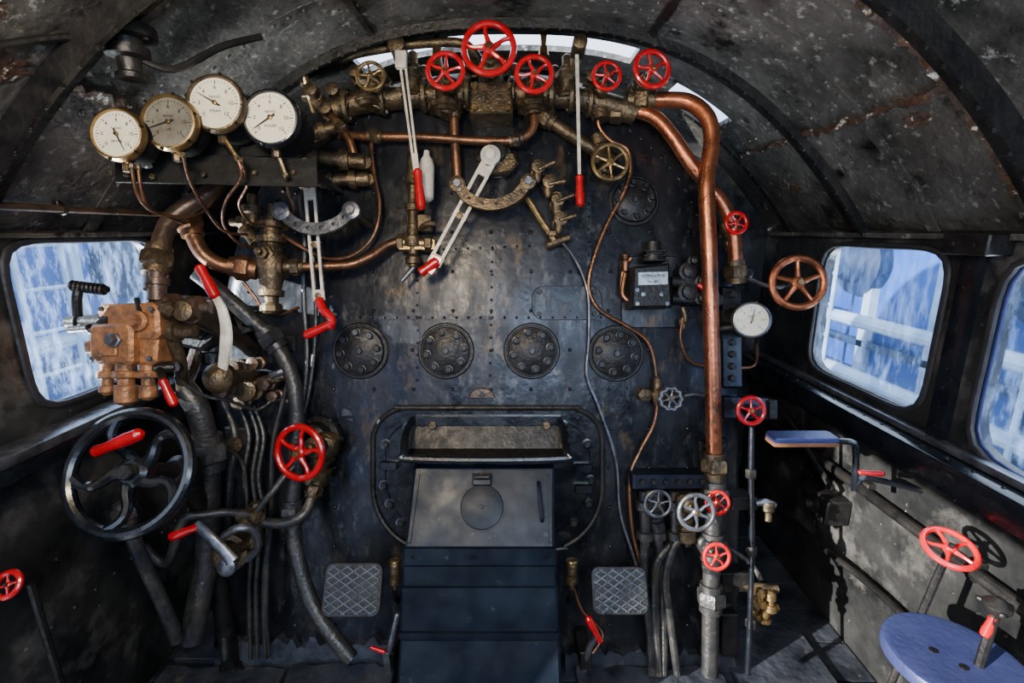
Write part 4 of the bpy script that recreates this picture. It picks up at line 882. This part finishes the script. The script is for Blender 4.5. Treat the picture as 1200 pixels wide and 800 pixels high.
# ================================================================ OUTSIDE
ob=Ob('ground'); ob.add([(-40,-30,-1.2),(40,-30,-1.2),(40,40,-1.2),(-40,40,-1.2)],[(0,1,2,3)],GRAV); ob.done()
def wagon(sx,y0,y1,dx):
    ob=Ob('railway_wagon'); x=sx*dx
    ob.box(Vector((x+sx*1.2,(y0+y1)/2,.9)),2.4,2.6,y1-y0,EXTW,ax=X,ay=Z,ch=.05)
    y=y0+.2
    while y<y1:
        ob.box(Vector((x-sx*.04,y,.9)),.08,2.5,.09,EXTL if int(y*3)%2 else EXTD,ax=X,ay=Z); y+=.75
    for z in (-.2,.45,1.75,2.1): ob.box(Vector((x-sx*.05,(y0+y1)/2,z)),.06,.07,y1-y0,EXTL if z>1 else EXTD,ax=X,ay=Z)
    for z in (.2,.7): ob.tube([Vector((x-sx*.25,y0,z)),Vector((x-sx*.25,y1,z))],.06,EXTL,10,smooth=False)
    yy=y0+.5
    while yy<y1:
        ob.lathe(Vector((x,yy,1.2)),-X*sx,[(0,.3),(.12,.3),(.16,.2),(.3,.12)],EXTD,20); yy+=1.7
    for yy in (y0+1.0,y0+3.4,y0+5.6):
        for d in (0,.35): ob.tube([Vector((x-sx*.3,yy+d,-.6)),Vector((x-sx*.3,yy+d,2.2))],.02,EXTL,8,smooth=False)
        for i in range(9): ob.tube([Vector((x-sx*.3,yy,-.4+i*.3)),Vector((x-sx*.3,yy+.35,-.4+i*.3))],.015,EXTL,8,smooth=False)
    yy=y0+.6
    while yy<y1: ob.lathe(Vector((x+sx*.1,yy,-.75)),-X*sx,[(0,.45),(.1,.45),(.12,.40),(.12,.1),(.16,.1),(.17,.02)],EXTD,28); yy+=1.2
    ob.done()
wagon(1,-1,11,3.4); wagon(-1,2.2,11,3.6)

# ================================================================ LIGHT
w=bpy.data.worlds.new('World'); bpy.context.scene.world=w; w.use_nodes=True
nt=w.node_tree; ns=nt.nodes; L=nt.links; bg=ns['Background']; bg.inputs[1].default_value=1.0
tc=ns.new('ShaderNodeTexCoord'); sp=ns.new('ShaderNodeSeparateXYZ'); r=ns.new('ShaderNodeValToRGB')
r.color_ramp.elements[0].position=.0; r.color_ramp.elements[0].color=(.35,.8,2.3,1)
r.color_ramp.elements[1].position=.45; r.color_ramp.elements[1].color=(3.6,4.1,4.8,1)
L.new(tc.outputs['Generated'],sp.inputs[0]); L.new(sp.outputs['Z'],r.inputs['Fac']); L.new(r.outputs['Color'],bg.inputs[0])
def area(name,loc,tgt,sx,sy,e,col):
    l=bpy.data.lights.new(name,'AREA'); l.shape='RECTANGLE'; l.size=sx; l.size_y=sy; l.energy=e; l.color=col
    o=bpy.data.objects.new(name,l); o.location=loc; d=(Vector(tgt)-Vector(loc)); o.rotation_euler=d.to_track_quat('-Z','Y').to_euler(); bpy.context.scene.collection.objects.link(o)
area('rear_doorway_daylight',(.35,-.7,1.75),(0,1.7,1.0),1.1,.45,23,(.66,.82,1))
area('warm_cab_lamp',(-.42,.15,1.93),(-.15,1.8,1.25),.28,.18,21,(1,.80,.52))
area('outdoor_bounce_light',(-2.0,1.35,.35),(.9,1.6,2.0),1.0,.5,230,(1,.96,.90))
area('outdoor_bounce_light',(2.0,1.3,.25),(-.9,1.5,2.0),1.4,.5,130,(.90,.95,1))
sl=bpy.data.lights.new('sun','SUN'); sl.energy=22; sl.angle=.01; sl.color=(1,.96,.88)
so=bpy.data.objects.new('sun',sl); so.rotation_euler=Vector((2.5,1.15,-.75)).to_track_quat('-Z','Y').to_euler(); bpy.context.scene.collection.objects.link(so)
# ================================================================ CAMERA
cam=bpy.data.cameras.new('camera'); cam.lens=f/1200*36; cam.sensor_width=36; cam.clip_start=.02; cam.clip_end=200
co=bpy.data.objects.new('camera',cam); co.location=C; co.rotation_euler=(pi/2-TH,0,0); bpy.context.scene.collection.objects.link(co); bpy.context.scene.camera=co
